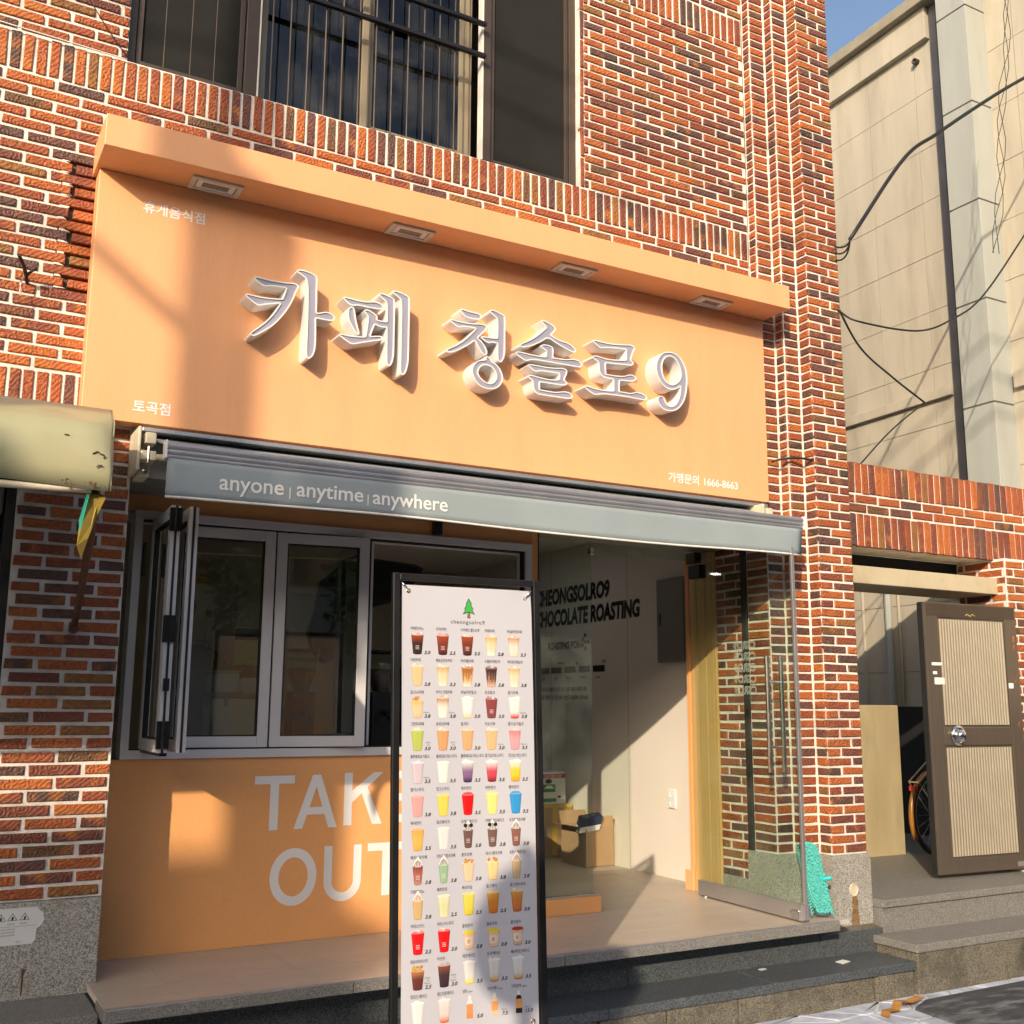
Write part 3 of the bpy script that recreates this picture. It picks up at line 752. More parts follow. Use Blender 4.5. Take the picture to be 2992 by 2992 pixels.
LETTERS=[
(0,[(1395,3809),(1405,3816),(1428,3815),(1457,3813),(1512,3812),(1563,3814),(1603,3821),(1626,3818),(1636,3808),(1633,3793),(1623,3774),(1615,3744),(1603,3714),(1587,3679),(1565,3641),(1539,3604),(1508,3567),(1476,3539),(1445,3515),(1422,3498),(1408,3492),(1396,3496),(1392,3507),(1403,3521),(1434,3548),(1468,3583),(1502,3626),(1524,3664),(1540,3694),(1502,3683),(1464,3673),(1435,3661),(1417,3662),(1390,3677),(1366,3694),(1356,3706),(1364,3715),(1385,3714),(1421,3711),(1474,3712),(1552,3722),(1569,3782),(1525,3782),(1486,3779),(1457,3769),(1429,3779),(1406,3793)],None),
(0,[(1622,3895),(1633,3902),(1655,3903),(1692,3899),(1717,3891),(1734,3879),(1736,3860),(1736,3812),(1739,3734),(1738,3682),(1754,3683),(1772,3691),(1794,3697),(1820,3692),(1838,3680),(1841,3666),(1831,3652),(1812,3648),(1736,3649),(1740,3577),(1741,3499),(1736,3464),(1726,3437),(1708,3420),(1694,3424),(1689,3443),(1688,3536),(1688,3661),(1682,3852),(1647,3872),(1624,3884)],None),
(1,[(1880,3791),(1889,3801),(1920,3799),(1965,3796),(2011,3796),(2060,3807),(2092,3805),(2112,3795),(2117,3782),(2108,3770),(2087,3765),(2043,3764),(1994,3765),(1963,3765),(1936,3756),(1909,3765)],None),
(1,[(1914,3739),(1927,3752),(1943,3750),(1952,3734),(1957,3699),(1967,3656),(1981,3616),(1981,3604),(1970,3600),(1957,3609),(1934,3641),(1917,3673),(1911,3705)],None),
(1,[(2001,3743),(2013,3753),(2031,3752),(2063,3740),(2083,3725),(2081,3705),(2107,3704),(2137,3705),(2135,3815),(2103,3833),(2086,3846),(2088,3858),(2106,3863),(2143,3856),(2172,3847),(2182,3836),(2184,3766),(2184,3643),(2185,3528),(2180,3491),(2170,3462),(2158,3453),(2144,3458),(2140,3484),(2136,3671),(2100,3665),(2068,3676),(2045,3605),(2079,3614),(2107,3618),(2118,3607),(2107,3593),(2064,3580),(1989,3556),(1944,3540),(1922,3546),(1889,3563),(1866,3578),(1869,3590),(1888,3591),(1921,3588),(1975,3592),(2015,3598),(2022,3645),(2028,3712),(2014,3725)],None),
(1,[(2165,3884),(2172,3893),(2190,3893),(2228,3887),(2260,3876),(2270,3866),(2272,3813),(2272,3659),(2273,3506),(2265,3459),(2253,3427),(2240,3416),(2226,3420),(2222,3453),(2222,3650),(2220,3845),(2194,3860),(2170,3874)],None),
(2,[(2582,3859),(2590,3867),(2620,3862),(2657,3859),(2694,3860),(2716,3852),(2722,3839),(2713,3823),(2689,3818),(2652,3816),(2621,3819),(2600,3833),(2586,3848)],None),
(2,[(2519,3787),(2526,3795),(2558,3790),(2603,3788),(2664,3791),(2714,3800),(2745,3798),(2759,3787),(2751,3768),(2727,3741),(2698,3711),(2724,3691),(2746,3669),(2760,3640),(2759,3623),(2742,3612),(2725,3620),(2709,3643),(2677,3690),(2636,3656),(2591,3626),(2546,3600),(2519,3591),(2501,3594),(2498,3604),(2510,3616),(2551,3639),(2593,3669),(2629,3703),(2662,3738),(2682,3764),(2634,3763),(2604,3760),(2577,3750),(2552,3759),(2525,3775)],None),
(2,[(2772,3886),(2779,3896),(2800,3897),(2834,3889),(2863,3881),(2876,3869),(2876,3791),(2876,3674),(2875,3645),(2865,3609),(2850,3588),(2834,3590),(2825,3605),(2824,3699),(2792,3699),(2768,3690),(2743,3697),(2718,3713),(2716,3721),(2730,3727),(2764,3727),(2823,3732),(2824,3848),(2797,3863),(2775,3876)],None),
(2,[(2747,3602),(2751,3613),(2784,3604),(2791,3584),(2819,3573),(2844,3551),(2860,3519),(2865,3494),(2854,3461),(2826,3431),(2789,3418),(2749,3417),(2709,3429),(2681,3454),(2663,3491),(2661,3519),(2674,3552),(2698,3576),(2722,3584),(2749,3590)],[(2700,3505),(2711,3535),(2732,3553),(2757,3558),(2785,3553),(2810,3531),(2821,3505),(2813,3475),(2792,3456),(2767,3452),(2736,3463),(2713,3482)]),
(3,[(3115,3888),(3125,3898),(3152,3895),(3184,3885),(3213,3870),(3221,3857),(3211,3841),(3187,3815),(3216,3802),(3254,3791),(3293,3789),(3332,3776),(3358,3757),(3362,3743),(3348,3730),(3326,3734),(3277,3749),(3222,3768),(3165,3795),(3126,3766),(3076,3734),(3029,3714),(2995,3703),(2976,3706),(2973,3718),(2989,3731),(3032,3754),(3076,3784),(3117,3820),(3153,3855),(3133,3871)],None),
(3,[(2944,3665),(2958,3675),(2992,3675),(3039,3672),(3095,3671),(3152,3675),(3153,3709),(3130,3719),(3114,3730),(3120,3742),(3142,3750),(3181,3748),(3200,3739),(3204,3722),(3201,3676),(3245,3679),(3293,3681),(3339,3693),(3378,3690),(3401,3677),(3407,3663),(3394,3647),(3358,3644),(3261,3644),(3165,3643),(3101,3642),(3054,3639),(3017,3624),(2992,3631),(2958,3647)],None),
(3,[(3027,3602),(3036,3611),(3076,3612),(3149,3611),(3212,3615),(3261,3624),(3290,3621),(3301,3607),(3296,3589),(3285,3567),(3280,3552),(3299,3538),(3297,3523),(3276,3516),(3228,3513),(3165,3512),(3110,3510),(3111,3467),(3165,3467),(3222,3467),(3267,3480),(3308,3482),(3333,3469),(3337,3453),(3321,3439),(3286,3437),(3196,3435),(3133,3435),(3099,3434),(3074,3447),(3063,3474),(3061,3512),(3039,3522),(3027,3531),(3033,3542),(3058,3547),(3095,3542),(3149,3539),(3196,3540),(3243,3549),(3243,3585),(3165,3582),(3114,3580),(3083,3568),(3058,3576)],None),
(4,[(3480,3827),(3489,3838),(3526,3837),(3585,3835),(3648,3838),(3712,3847),(3760,3854),(3786,3849),(3797,3834),(3785,3813),(3774,3786),(3765,3753),(3781,3746),(3787,3735),(3774,3720),(3742,3717),(3663,3710),(3576,3704),(3579,3636),(3630,3636),(3681,3639),(3719,3646),(3748,3660),(3780,3661),(3802,3649),(3806,3638),(3789,3620),(3750,3614),(3680,3610),(3676,3541),(3723,3541),(3762,3541),(3797,3556),(3839,3555),(3871,3544),(3885,3527),(3874,3511),(3838,3510),(3739,3512),(3629,3509),(3548,3504),(3498,3489),(3474,3497),(3440,3512),(3419,3527),(3422,3538),(3441,3542),(3480,3535),(3523,3531),(3582,3533),(3632,3538),(3631,3609),(3586,3609),(3558,3611),(3536,3625),(3526,3650),(3523,3701),(3500,3711),(3479,3722),(3485,3737),(3510,3742),(3544,3737),(3587,3733),(3663,3739),(3728,3750),(3729,3816),(3664,3812),(3576,3802),(3544,3792),(3520,3800)],None),
(5,[(4057,3858),(4086,3860),(4125,3850),(4156,3829),(4180,3796),(4196,3756),(4202,3714),(4201,3667),(4195,3620),(4180,3566),(4153,3520),(4122,3490),(4088,3473),(4054,3467),(4018,3469),(3989,3483),(3970,3505),(3962,3527),(3967,3544),(3979,3556),(3999,3559),(4016,3551),(4025,3532),(4033,3515),(4050,3503),(4069,3500),(4091,3509),(4111,3528),(4129,3558),(4141,3600),(4147,3644),(4120,3624),(4083,3611),(4049,3610),(4017,3623),(3987,3648),(3966,3684),(3955,3724),(3959,3769),(3977,3809),(4005,3839),(4030,3852)],[(4003,3748),(4010,3782),(4024,3807),(4046,3824),(4069,3829),(4097,3824),(4121,3805),(4140,3775),(4151,3737),(4151,3706),(4135,3678),(4109,3655),(4081,3644),(4053,3647),(4026,3668),(4009,3700)])]

def chaikin(p, it=2, r=0.22):
    for _ in range(it):
        q = []
        for i in range(len(p)):
            a, b, c = Vector(p[i - 1]), Vector(p[i]), Vector(p[(i + 1) % len(p)])
            ang = (a - b).angle(c - b) if (a - b).length > 1e-6 and (c - b).length > 1e-6 else 3.1
            if ang < rad(115):      # keep true corners crisp
                l = min(0.003, (a - b).length * 0.2, (c - b).length * 0.2)
                q += [b + (a - b).normalized() * l, b + (c - b).normalized() * l]
            else:
                q += [b + (a - b) * r, b + (c - b) * r]
        p = q
    return [(v[0], v[1]) for v in p]
def ccw(p):
    return p if sum(p[i][0] * p[(i + 1) % len(p)][1] - p[(i + 1) % len(p)][0] * p[i][1] for i in range(len(p))) > 0 else p[::-1]
def offset(p, d):
    """move a counter-clockwise outline inwards by d"""
    q = []
    for i in range(len(p)):
        a, b, c = Vector(p[i - 1]), Vector(p[i]), Vector(p[(i + 1) % len(p)])
        n1 = Vector((-(b - a).y, (b - a).x)); n2 = Vector((-(c - b).y, (c - b).x))
        n1 = n1.normalized() if n1.length else n1
        n2 = n2.normalized() if n2.length else n2
        n = n1 + n2
        k = n.dot(n1) if n.length > 1e-6 else 1
        q.append(tuple(b + n * (d / max(0.45, k))))
    return q
def fillpoly(mb, outer, hole, y):
    bm = bmesh.new()
    es = []
    for lp in ([outer] + ([hole] if hole else [])):
        vs = [bm.verts.new((x, y, z)) for x, z in lp]
        es += [bm.edges.new((vs[i], vs[(i + 1) % len(vs)])) for i in range(len(vs))]
    bmesh.ops.triangle_fill(bm, use_beauty=True, use_dissolve=False, edges=es)
    bm.verts.index_update()
    fs = []
    for f_ in bm.faces:
        f_.normal_update()
        ix = [v.index for v in f_.verts]
        fs.append(ix if f_.normal.y < 0 else ix[::-1])
    mb.add([tuple(v.co) for v in bm.verts], fs)
    bm.free()
names = ['카', '페', '청', '솔', '로', '9']
by = {}
for k, o_, h_ in LETTERS:
    by.setdefault(k, []).append((o_, h_))
for k in sorted(by):
    can, face = MB(), MB()
    for o_, h_ in by[k]:
        o_ = ccw(chaikin([(a / 1000, b / 1000) for a, b in o_]))
        h_ = ccw(chaikin([(a / 1000, b / 1000) for a, b in h_])) if h_ else None
        for lp, sgn in ((o_, 1), (h_, -1)):
            if not lp:
                continue
            n = len(lp)
            inn = offset(lp, 0.0065 * sgn)
            vs = [(x, SY + 0.001, z) for x, z in lp] + [(x, -0.236, z) for x, z in lp] + [(x, -0.236, z) for x, z in inn] + [(x, -0.229, z) for x, z in inn]
            fs = []
            for r_ in (0, n, 2 * n):
                for i in range(n):
                    q = (r_ + i, r_ + (i + 1) % n, r_ + n + (i + 1) % n, r_ + n + i)
                    fs.append(q[::-1] if sgn > 0 else q)
            can.add(vs, fs)
        fillpoly(face, offset(o_, 0.006), offset(h_, -0.006) if h_ else None, -0.230)
    lo = can.build('sign_letter', 'white_acrylic', sg)
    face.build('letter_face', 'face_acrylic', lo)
def on_sign(x0, z0, y=SY - 0.002):
    return lambda a, b: (x0 + a, y, z0 + b)
for body, x, z, h, k in (('휴게음식점', 0.846, 4.092, 0.047, 1.03), ('토곡점', 0.862, 3.052, 0.047, 1.02), ('가맹문의', 4.121, 3.052, 0.048, 1.0), ('1666-8663', 4.398, 3.052, 0.048, 1.0)):
    t = MB()
    put_text(t, body, on_sign(x, z), h, bold=0.02, sx=k)
    t.build('lettering', 'white_vinyl', sg)

# ---------------------------------------------------------------- retractable awning, rolled almost shut
aw = thing('retractable_awning', 'rolled-in blue-grey awning with anyone anytime anywhere on its valance below the sign', 'awning', (2.9, -0.3, 2.57))
AX0, AX1, AY = 0.972, 4.882, -0.5
MB().cyl((AX0 - 0.02, -0.08, 2.885), (AX1 + 0.05, -0.08, 2.885), 0.05, 20).build('roller', 'awning_cloth', aw, smooth=True)
MB().box(AX0 - 0.06, AX1 + 0.03, -0.16, -0.005, 2.948, 2.968).build('cover_rail', 'aluminium', aw, 0.003)
MB().box(AX0 - 0.02, AX1, -0.055, -0.015, 2.90, 2.945).build('torsion_bar', 'dark_steel', aw, 0.003)
fb = MB()                                       # cloth from roller to the front bar, sagging a little
NX, NY = 48, 8
pt = []
for i in range(NX + 1):
    for j_ in range(NY + 1):
        s_ = j_ / NY
        x = AX0 + (AX1 - AX0) * i / NX
        pt.append((x, -0.10 + (AY + 0.03 + 0.10) * s_, 2.930 - 0.105 * s_ - 0.010 * math.sin(math.pi * s_) + 0.003 * math.sin(i * 0.7) * s_ * (1 - s_) * 4))
fb.add(pt, [(i * (NY + 1) + j_, (i + 1) * (NY + 1) + j_, (i + 1) * (NY + 1) + j_ + 1, i * (NY + 1) + j_ + 1) for i in range(NX) for j_ in range(NY)])
fb.build('cloth', 'awning_cloth', aw, smooth=True)
br = MB()
for k, (dy, dz, r_) in enumerate(((0, 0, 0.020), (-0.004, -0.026, 0.014), (-0.002, -0.047, 0.011))):
    br.cyl((AX0 - 0.005, AY + 0.012 + dy, 2.808 + dz), (AX1 + 0.005, AY + 0.012 + dy, 2.808 + dz), r_, 14)
br.box(AX0 - 0.005, AX1 + 0.005, AY + 0.012, AY + 0.07, 2.755, 2.818)
br.build('front_bar', 'aluminium', aw, smooth=False)
MB().box(AX0 - 0.014, AX0 - 0.004, AY - 0.012, AY + 0.05, 2.748, 2.835).build('end_cap', 'white_acrylic', aw, 0.003)
MB().box(AX1 + 0.006, AX1 + 0.014, AY - 0.012, AY + 0.05, 2.748, 2.832).build('end_cap', 'white_acrylic', aw, 0.003)
va = MB()
def valance(x, z):
    w = 0.006 * math.sin(x * 5.2) * (2.755 - z) / 0.19 + (0.012 * math.exp(-((x - AX0) / 0.05) ** 2) + 0.02 * math.exp(-((x - AX1) / 0.06) ** 2)) * (2.755 - z) / 0.19
    return (x, AY + 0.004 + w, z - (0.008 * math.sin(x * 2.3) * (2.755 - z) / 0.19))
NX, NZ = 80, 6
va.add([valance(AX0 + (AX1 - AX0) * i / NX, 2.757 - 0.175 * j_ / NZ) for i in range(NX + 1) for j_ in range(NZ + 1)],
       [(i * (NZ + 1) + j_, i * (NZ + 1) + j_ + 1, (i + 1) * (NZ + 1) + j_ + 1, (i + 1) * (NZ + 1) + j_) for i in range(NX) for j_ in range(NZ)])
vo_ = va.build('valance', 'awning_cloth', aw, smooth=True)
md = vo_.modifiers.new('Solid', 'SOLIDIFY'); md.thickness = 0.002
tr_ = MB(); tr_.tube([tuple(Vector(valance(AX0 + (AX1 - AX0) * i / 60, 2.578)) + Vector((0, -0.001, 0))) for i in range(61)], 0.006, 8)
tr_.build('hem_piping', 'awning_trim', vo_, smooth=True)
def on_val(x0, z0):
    def f_(a, b):
        p = valance(x0 + a, z0 + b)
        return (p[0], p[1] - 0.004, p[2])
    return f_
for body, x, x1, z, h in (('anyone', 1.214, 1.524, 2.632, 0.076), ('|', 1.552, 1.558, 2.630, 0.044), ('anytime', 1.588, 1.930, 2.634, 0.076), ('|', 1.952, 1.958, 2.632, 0.044), ('anywhere', 1.980, 2.398, 2.630, 0.076)):
    t = MB()
    vs, fs = textgeo(body, h, bold=0.012 if len(body) > 1 else 0.0)
    lo, hi = min(p[0] for p in vs), max(p[0] for p in vs)
    k = (x1 - x) / (hi - lo)
    f_ = on_val(x, z)
    t.add([f_((a - lo) * k, b) for a, b in vs], fs)
    t.build('lettering', 'white_vinyl', vo_)
for bx in (0.915, 4.83):
    q = MB()
    q.box(bx - 0.035, bx - 0.02, -0.24, -0.01, 2.735, 2.95); q.box(bx - 0.02, bx + 0.05, -0.26, -0.02, 2.785, 2.83); q.box(bx - 0.01, bx + 0.04, -0.17, -0.01, 2.72, 2.785)
    q.box(bx + 0.0, bx + 0.05, -0.24, -0.12, 2.87, 2.925)
    b_ = q.build('bracket', 'cream_metal', aw, 0.004)
    q = MB(); q.cyl((bx + 0.015, -0.255, 2.77), (bx + 0.015, -0.255, 2.85), 0.008, 8); q.lathe((bx + 0.015, -0.172, 2.745), [(0.001, -0.012), (0.012, -0.01), (0.014, 0)], 'y', 10)
    q.build('bolt', 'steel', b_)
    MB().tube([(bx + 0.02, -0.24, 2.805), (bx + 0.5 * (1 if bx < 2 else -1), -0.30, 2.80), (bx + 1.1 * (1 if bx < 2 else -1), -0.20, 2.80), (bx + 0.35 * (1 if bx < 2 else -1), -0.42, 2.795)], 0.016, 8).build('folding_arm', 'cream_metal', aw)
MB().box(2.73, 2.78, 0.36, 0.41, 2.66, 2.74).build('sensor', 'black_plastic', aw, 0.004)
# ---------------------------------------------------------------- shop front: peach counter wall, post and header
cf = thing('counter_front', 'peach take-out counter wall with white TAKE OUT letters below the folding window', 'counter', (2.2, YF, ZP))
MB().box(0.90, 3.482, YF, YF + 0.08, ZP, 1.357).build('panel', 'peach_panel', cf, 0.002)
MB().box(3.434, 3.482, YF - 0.003, YF + 0.10, 1.357, 2.74).build('post', 'peach_panel', cf, 0.002)
MB().box(0.90, 3.434, YF + 0.002, YF + 0.10, 2.655, 2.742).build('header', 'peach_panel', cf, 0.002)
t = MB()
def on_front(x0, z0):
    return lambda a, b: (x0 + a, YF - 0.0015, z0 + b)
def strokes(mb, poly):
    mb.add([(x, YF - 0.0015, z) for x, z in poly], [tuple(range(len(poly)))])
H0, H1, sw_ = 0.972, 1.258, 0.048
def letterT(x, z0, z1, w=0.222):
    t.add([(x, YF - .0015, z1 - sw_ * .9), (x + w, YF - .0015, z1 - sw_ * .9), (x + w, YF - .0015, z1), (x, YF - .0015, z1)], [(0, 1, 2, 3)])
    c = x + w / 2
    t.add([(c - sw_ / 2, YF - .0015, z0), (c + sw_ / 2, YF - .0015, z0), (c + sw_ / 2, YF - .0015, z1 - sw_ * .9), (c - sw_ / 2, YF - .0015, z1 - sw_ * .9)], [(0, 1, 2, 3)])
letterT(1.715, H0, H1)
for poly in ([(1.939, H0), (1.989, H0), (2.0635, 1.195), (2.0635, H1), (2.040, H1)], [(2.0635, 1.195), (2.138, H0), (2.188, H0), (2.087, H1), (2.0635, H1)], [(2.0134, 1.045), (2.1136, 1.045), (2.1003, 1.085), (2.0267, 1.085)]):
    t.add([(x, YF - .0015, z) for x, z in poly], [tuple(range(len(poly)))])
for poly in ([(2.226, H0 + .006), (2.274, H0 + .006), (2.274, H1 + .006), (2.226, H1 + .006)], [(2.274, 1.100), (2.274, 1.165), (2.400, 1.264), (2.459, 1.264)], [(2.330, 1.1496), (2.365, 1.1807), (2.456, H0 + .006), (2.398, H0 + .006)]):
    t.add([(x, YF - .0015, z) for x, z in poly], [(0, 1, 2, 3)])
for poly in ([(2.51, H0 + .01), (2.558, H0 + .01), (2.558, H1 + .01), (2.51, H1 + .01)], [(2.558, H0 + .01), (2.68, H0 + .01), (2.68, H0 + .055), (2.558, H0 + .055)], [(2.558, 1.10), (2.67, 1.10), (2.67, 1.143), (2.558, 1.143)], [(2.558, H1 - .033), (2.68, H1 - .033), (2.68, H1 + .01), (2.558, H1 + .01)]):
    t.add([(x, YF - .0015, z) for x, z in poly], [(0, 1, 2, 3)])
def ring(cx, cz, a, b, w, a0, a1, n=40):
    vs = []
    for i in range(n + 1):
        q = a0 + (a1 - a0) * i / n
        vs += [(cx + a * math.cos(q), YF - .0015, cz + b * math.sin(q)), (cx + (a - w) * math.cos(q), YF - .0015, cz + (b - w) * math.sin(q))]
    t.add(vs, [(2 * i, 2 * i + 2, 2 * i + 3, 2 * i + 1) for i in range(n)])
ring(1.949, 0.7225, 0.131, 0.150, 0.049, 0, 2 * math.pi)
ring(2.231, 0.685, 0.109, 0.110, 0.047, math.pi, 2 * math.pi)
for x in (2.122, 2.293):
    t.add([(x, YF - .0015, 0.685), (x + 0.047, YF - .0015, 0.685), (x + 0.047, YF - .0015, 0.872), (x, YF - .0015, 0.872)], [(0, 1, 2, 3)])
letterT(2.376, 0.588, 0.874, 0.225)
t.build('lettering', 'white_vinyl', cf)

# ---------------------------------------------------------------- folding window
fwd = thing('folding_window', 'grey aluminium folding window with its sashes partly folded out over the counter', 'window', (2.2, YF, 1.357))
f = MB()
f.box(1.003, 1.045, YF - 0.02, YF + 0.10, 1.404, 2.608); f.box(3.386, 3.432, YF - 0.02, YF + 0.10, 1.404, 2.608)
f.box(1.003, 3.432, YF - 0.022, YF + 0.10, 2.608, 2.654); f.box(1.003, 3.432, YF - 0.022, YF + 0.10, 1.359, 1.404)
f.build('frame', 'sash_paint', fwd, 0.002)
f = MB(); f.box(1.046, 3.385, YF + 0.0, YF + 0.05, 2.600, 2.6075); f.box(1.046, 3.385, YF + 0.0, YF + 0.05, 1.4045, 1.410); f.box(3.378, 3.385, YF, YF + 0.05, 1.41, 2.60)
f.build('track', 'rubber', fwd)
def wsash(org, u, label=None, w=0.535, z0=1.412, z1=2.598, d=0.045):
    """one sash: org = foot of the hinge stile, u = direction along the sash"""
    org, u = Vector(org), Vector(u).normalized()
    nrm = Vector((0, 0, 1)).cross(u)
    def bx(mb, a, b, n0, n1, za, zb):
        c = org + u * ((a + b) / 2) + nrm * ((n0 + n1) / 2) + Vector((0, 0, (za + zb) / 2))
        mb.obox(c, u * ((b - a) / 2), nrm * ((n1 - n0) / 2), Vector((0, 0, (zb - za) / 2)))
    s_ = 0.058
    fr_ = MB()
    bx(fr_, 0, s_, 0, d, z0, z1); bx(fr_, w - s_, w, 0, d, z0, z1)
    bx(fr_, s_, w - s_, 0.001, d - 0.001, z0, z0 + s_); bx(fr_, s_, w - s_, 0.001, d - 0.001, z1 - s_, z1)
    o = fr_.build('sash', 'sash_paint', fwd, 0.002)
    gk = MB()
    k = 0.008
    bx(gk, s_, s_ + k, 0.006, d - 0.006, z0 + s_, z1 - s_); bx(gk, w - s_ - k, w - s_, 0.006, d - 0.006, z0 + s_, z1 - s_)
    bx(gk, s_ + k, w - s_ - k, 0.006, d - 0.006, z0 + s_, z0 + s_ + k); bx(gk, s_ + k, w - s_ - k, 0.006, d - 0.006, z1 - s_ - k, z1 - s_)
    bx(gk, -0.005, 0, 0.017, d - 0.017, z0, z1); bx(gk, w, w + 0.005, 0.017, d - 0.017, z0, z1)
    gk.build('gasket', 'rubber', o)
    gp = MB(); bx(gp, s_ + 0.002, w - s_ - 0.002, d / 2 - 0.003, d / 2 + 0.003, z0 + s_ + 0.002, z1 - s_ - 0.002)
    gp.build('pane', 'glass_window', o)
    return o, bx
wsash((1.242, YF + 0.02, 0), (1, -0.06, 0), w=0.528)
wsash((1.782, YF, 0), (1, -0.135, 0), w=0.532)
o3, bx3 = wsash((2.385, YF + 0.055, 0), (0.03, 1, 0), w=0.53)
MB().box(2.322, 2.338, YF - 0.02, YF + 0.055, 1.42, 2.59).build('gasket', 'rubber', o3)
h_ = MB(); h_.box(2.318, 2.340, YF - 0.006, YF + 0.03, 2.46, 2.585); h_.box(2.318, 2.340, YF - 0.006, YF + 0.03, 1.9, 2.0); h_.build('hinge', 'rubber', fwd, 0.003)
# the two sashes folded out at the left end
s1, b1 = wsash((1.088, YF - 0.03, 0), (-0.02, -1, 0), w=0.535)
s2, b2 = wsash((1.168, YF - 0.03, 0), (-0.008, -1, 0), w=0.535)
h_ = MB()
for za, zb in ((2.47, 2.585), (1.93, 2.06), (1.43, 1.56)):
    h_.box(1.068, 1.128, -0.158, -0.140, za, zb); h_.cyl((1.098, -0.160, za), (1.098, -0.160, zb), 0.010, 10)
h_.build('hinge', 'black_metal', fwd, 0.003)
MB().cyl((1.099, -0.1, 1.43), (1.099, -0.1, 2.56), 0.011, 10).build('espagnolette_rod', 'steel', s2)
MB().box(1.084, 1.112, -0.165, -0.145, 1.70, 1.76).build('catch', 'black_plastic', s2, 0.004)
MB().box(1.05, 1.066, YF - 0.03, YF - 0.005, 2.30, 2.48).build('catch', 'black_plastic', s1, 0.004)
MB().box(1.095, 1.13, -0.11, 0.36, 1.395, 1.412).build('carriage', 'black_metal', s1)

# ---------------------------------------------------------------- glass screen beside the door
gs = thing('glass_screen', 'fixed clear glass panel on a low peach plinth beside the open doorway', 'glass panel', (3.7, YF, ZP))
MB().box(3.484, 3.92, YF - 0.045, YF + 0.055, ZP, 0.482).build('plinth', 'peach_panel', gs, 0.002)
MB().box(3.484, 3.905, YF - 0.02, YF + 0.02, 0.482, 0.494).build('channel', 'steel', gs, 0.001)
MB().box(3.486, 3.885, YF - 0.006, YF + 0.006, 0.494, 2.74).build('pane', 'glass_clear', gs)
MB().box(3.888, 4.86, YF - 0.006, YF + 0.006, 2.640, 2.74).build('transom_pane', 'glass_clear', gs)
MB().box(3.875, 3.905, YF - 0.016, YF + 0.016, 2.625, 2.67).build('clip', 'chrome', gs, 0.002)
MB().box(3.483, 3.487, YF - 0.007, YF + 0.007, 0.494, 2.74).build('seal', 'black_joint', gs)

# ---------------------------------------------------------------- golden door jamb
jb = thing('door_jamb', 'golden ribbed aluminium jamb at the back of the brick doorway reveal', 'door frame', (4.9, 0.5, ZP))
q = MB()
q.box(4.958, 5.135, 0.458, 0.78, ZP, 2.735)
for a, b in ((0.462, 0.485), (0.49, 0.56), (0.57, 0.66), (0.668, 0.74)):
    q.box(4.951, 4.9585, a, b, ZP, 2.735)
q.build('profile', 'jamb_gold', jb, 0.002)
MB().box(4.945, 4.957, 0.748, 0.785, ZP, 2.735).build('lining', 'peach_panel', jb, 0.002)
MB().box(4.93, 4.945, 0.74, 0.83, ZP, 0.52).build('skirting_end', 'peach', jb, 0.002)

# ---------------------------------------------------------------- glass door, swung open against the reveal
gd = thing('glass_door', 'open frameless glass door with steel tube handle and grey bottom rail', 'door', (4.845, 0.55, ZP))
PH, PFr = Vector((4.846, 0.556, 0)), Vector((4.786, -0.485, 0))
du = (PFr - PH).normalized(); dl = (PFr - PH).length
dnrm = Vector((0, 0, 1)).cross(du)            # towards +X
def dbox(mb, a, b, n0, n1, z0, z1):
    mb.obox(PH + du * ((a + b) / 2) + dnrm * ((n0 + n1) / 2) + Vector((0, 0, (z0 + z1) / 2)), du * ((b - a) / 2), dnrm * ((n1 - n0) / 2), Vector((0, 0, (z1 - z0) / 2)))
q = MB(); dbox(q, 0.0, dl, -0.022, 0.022, ZP + 0.012, ZP + 0.105); q.build('bottom_rail', 'aluminium', gd, 0.003)
q = MB(); dbox(q, 0.0, dl - 0.004, -0.006, 0.006, ZP + 0.105, 2.63); q.build('pane', 'glass_clear', gd)
q = MB(); dbox(q, dl - 0.004, dl + 0.016, -0.012, 0.012, ZP + 0.105, 2.63); dbox(q, dl + 0.001, dl + 0.018, -0.020, 0.020, ZP + 0.02, ZP + 0.104); q.build('edge_strip', 'aluminium', gd, 0.003)
q = MB(); dbox(q, dl - 0.085, dl - 0.02, -0.034, -0.022, ZP + 0.02, ZP + 0.07); dbox(q, dl - 0.105, dl - 0.085, -0.03, -0.022, ZP + 0.045, ZP + 0.058); q.build('lock', 'chrome', gd, 0.003)
hu = dl - 0.20
for sgn in (-1, 1):
    q = MB()
    c = PH + du * hu + dnrm * (0.055 * sgn)
    q.cyl(c + Vector((0, 0, 1.245)), c + Vector((0, 0, 1.962)), 0.0155, 16)
    for z in (1.40, 1.80):
        q.cyl(c + Vector((0, 0, z)), PH + du * hu + Vector((0, 0, z)), 0.009, 10)
    q.build('handle', 'steel', gd, smooth=False)
q = MB(); dbox(q, -0.02, 0.11, -0.03, 0.03, 2.535, 2.628); q.build('hinge_fitting', 'black_metal', gd, 0.004)
q = MB(); dbox(q, -0.05, 0.06, -0.03, 0.03, 2.645, 2.72); q.build('transom_fitting', 'black_metal', gd, 0.004)
q = MB(); q.lathe(PH + du * 0.06 + Vector((0, 0, ZP + 0.001)), [(0.03, 0.0), (0.03, 0.010), (0.001, 0.011)], 'z', 20); q.build('pivot', 'steel', gd)
def outline(body, h, w=0.0022):
    """letter outlines as thin strips"""
    vs, fs = textgeo(body, h, bold=0.01, sx=1.0, spacing=1.05)
    ed = {}
    for f_ in fs:
        for i in range(len(f_)):
            e = (f_[i], f_[(i + 1) % len(f_)]); ke = tuple(sorted(e)); ed.setdefault(ke, []).append(e)
    return [(Vector(vs[e[0][0]]), Vector(vs[e[0][1]])) for e in ed.values() if len(e) == 1]
t = MB()
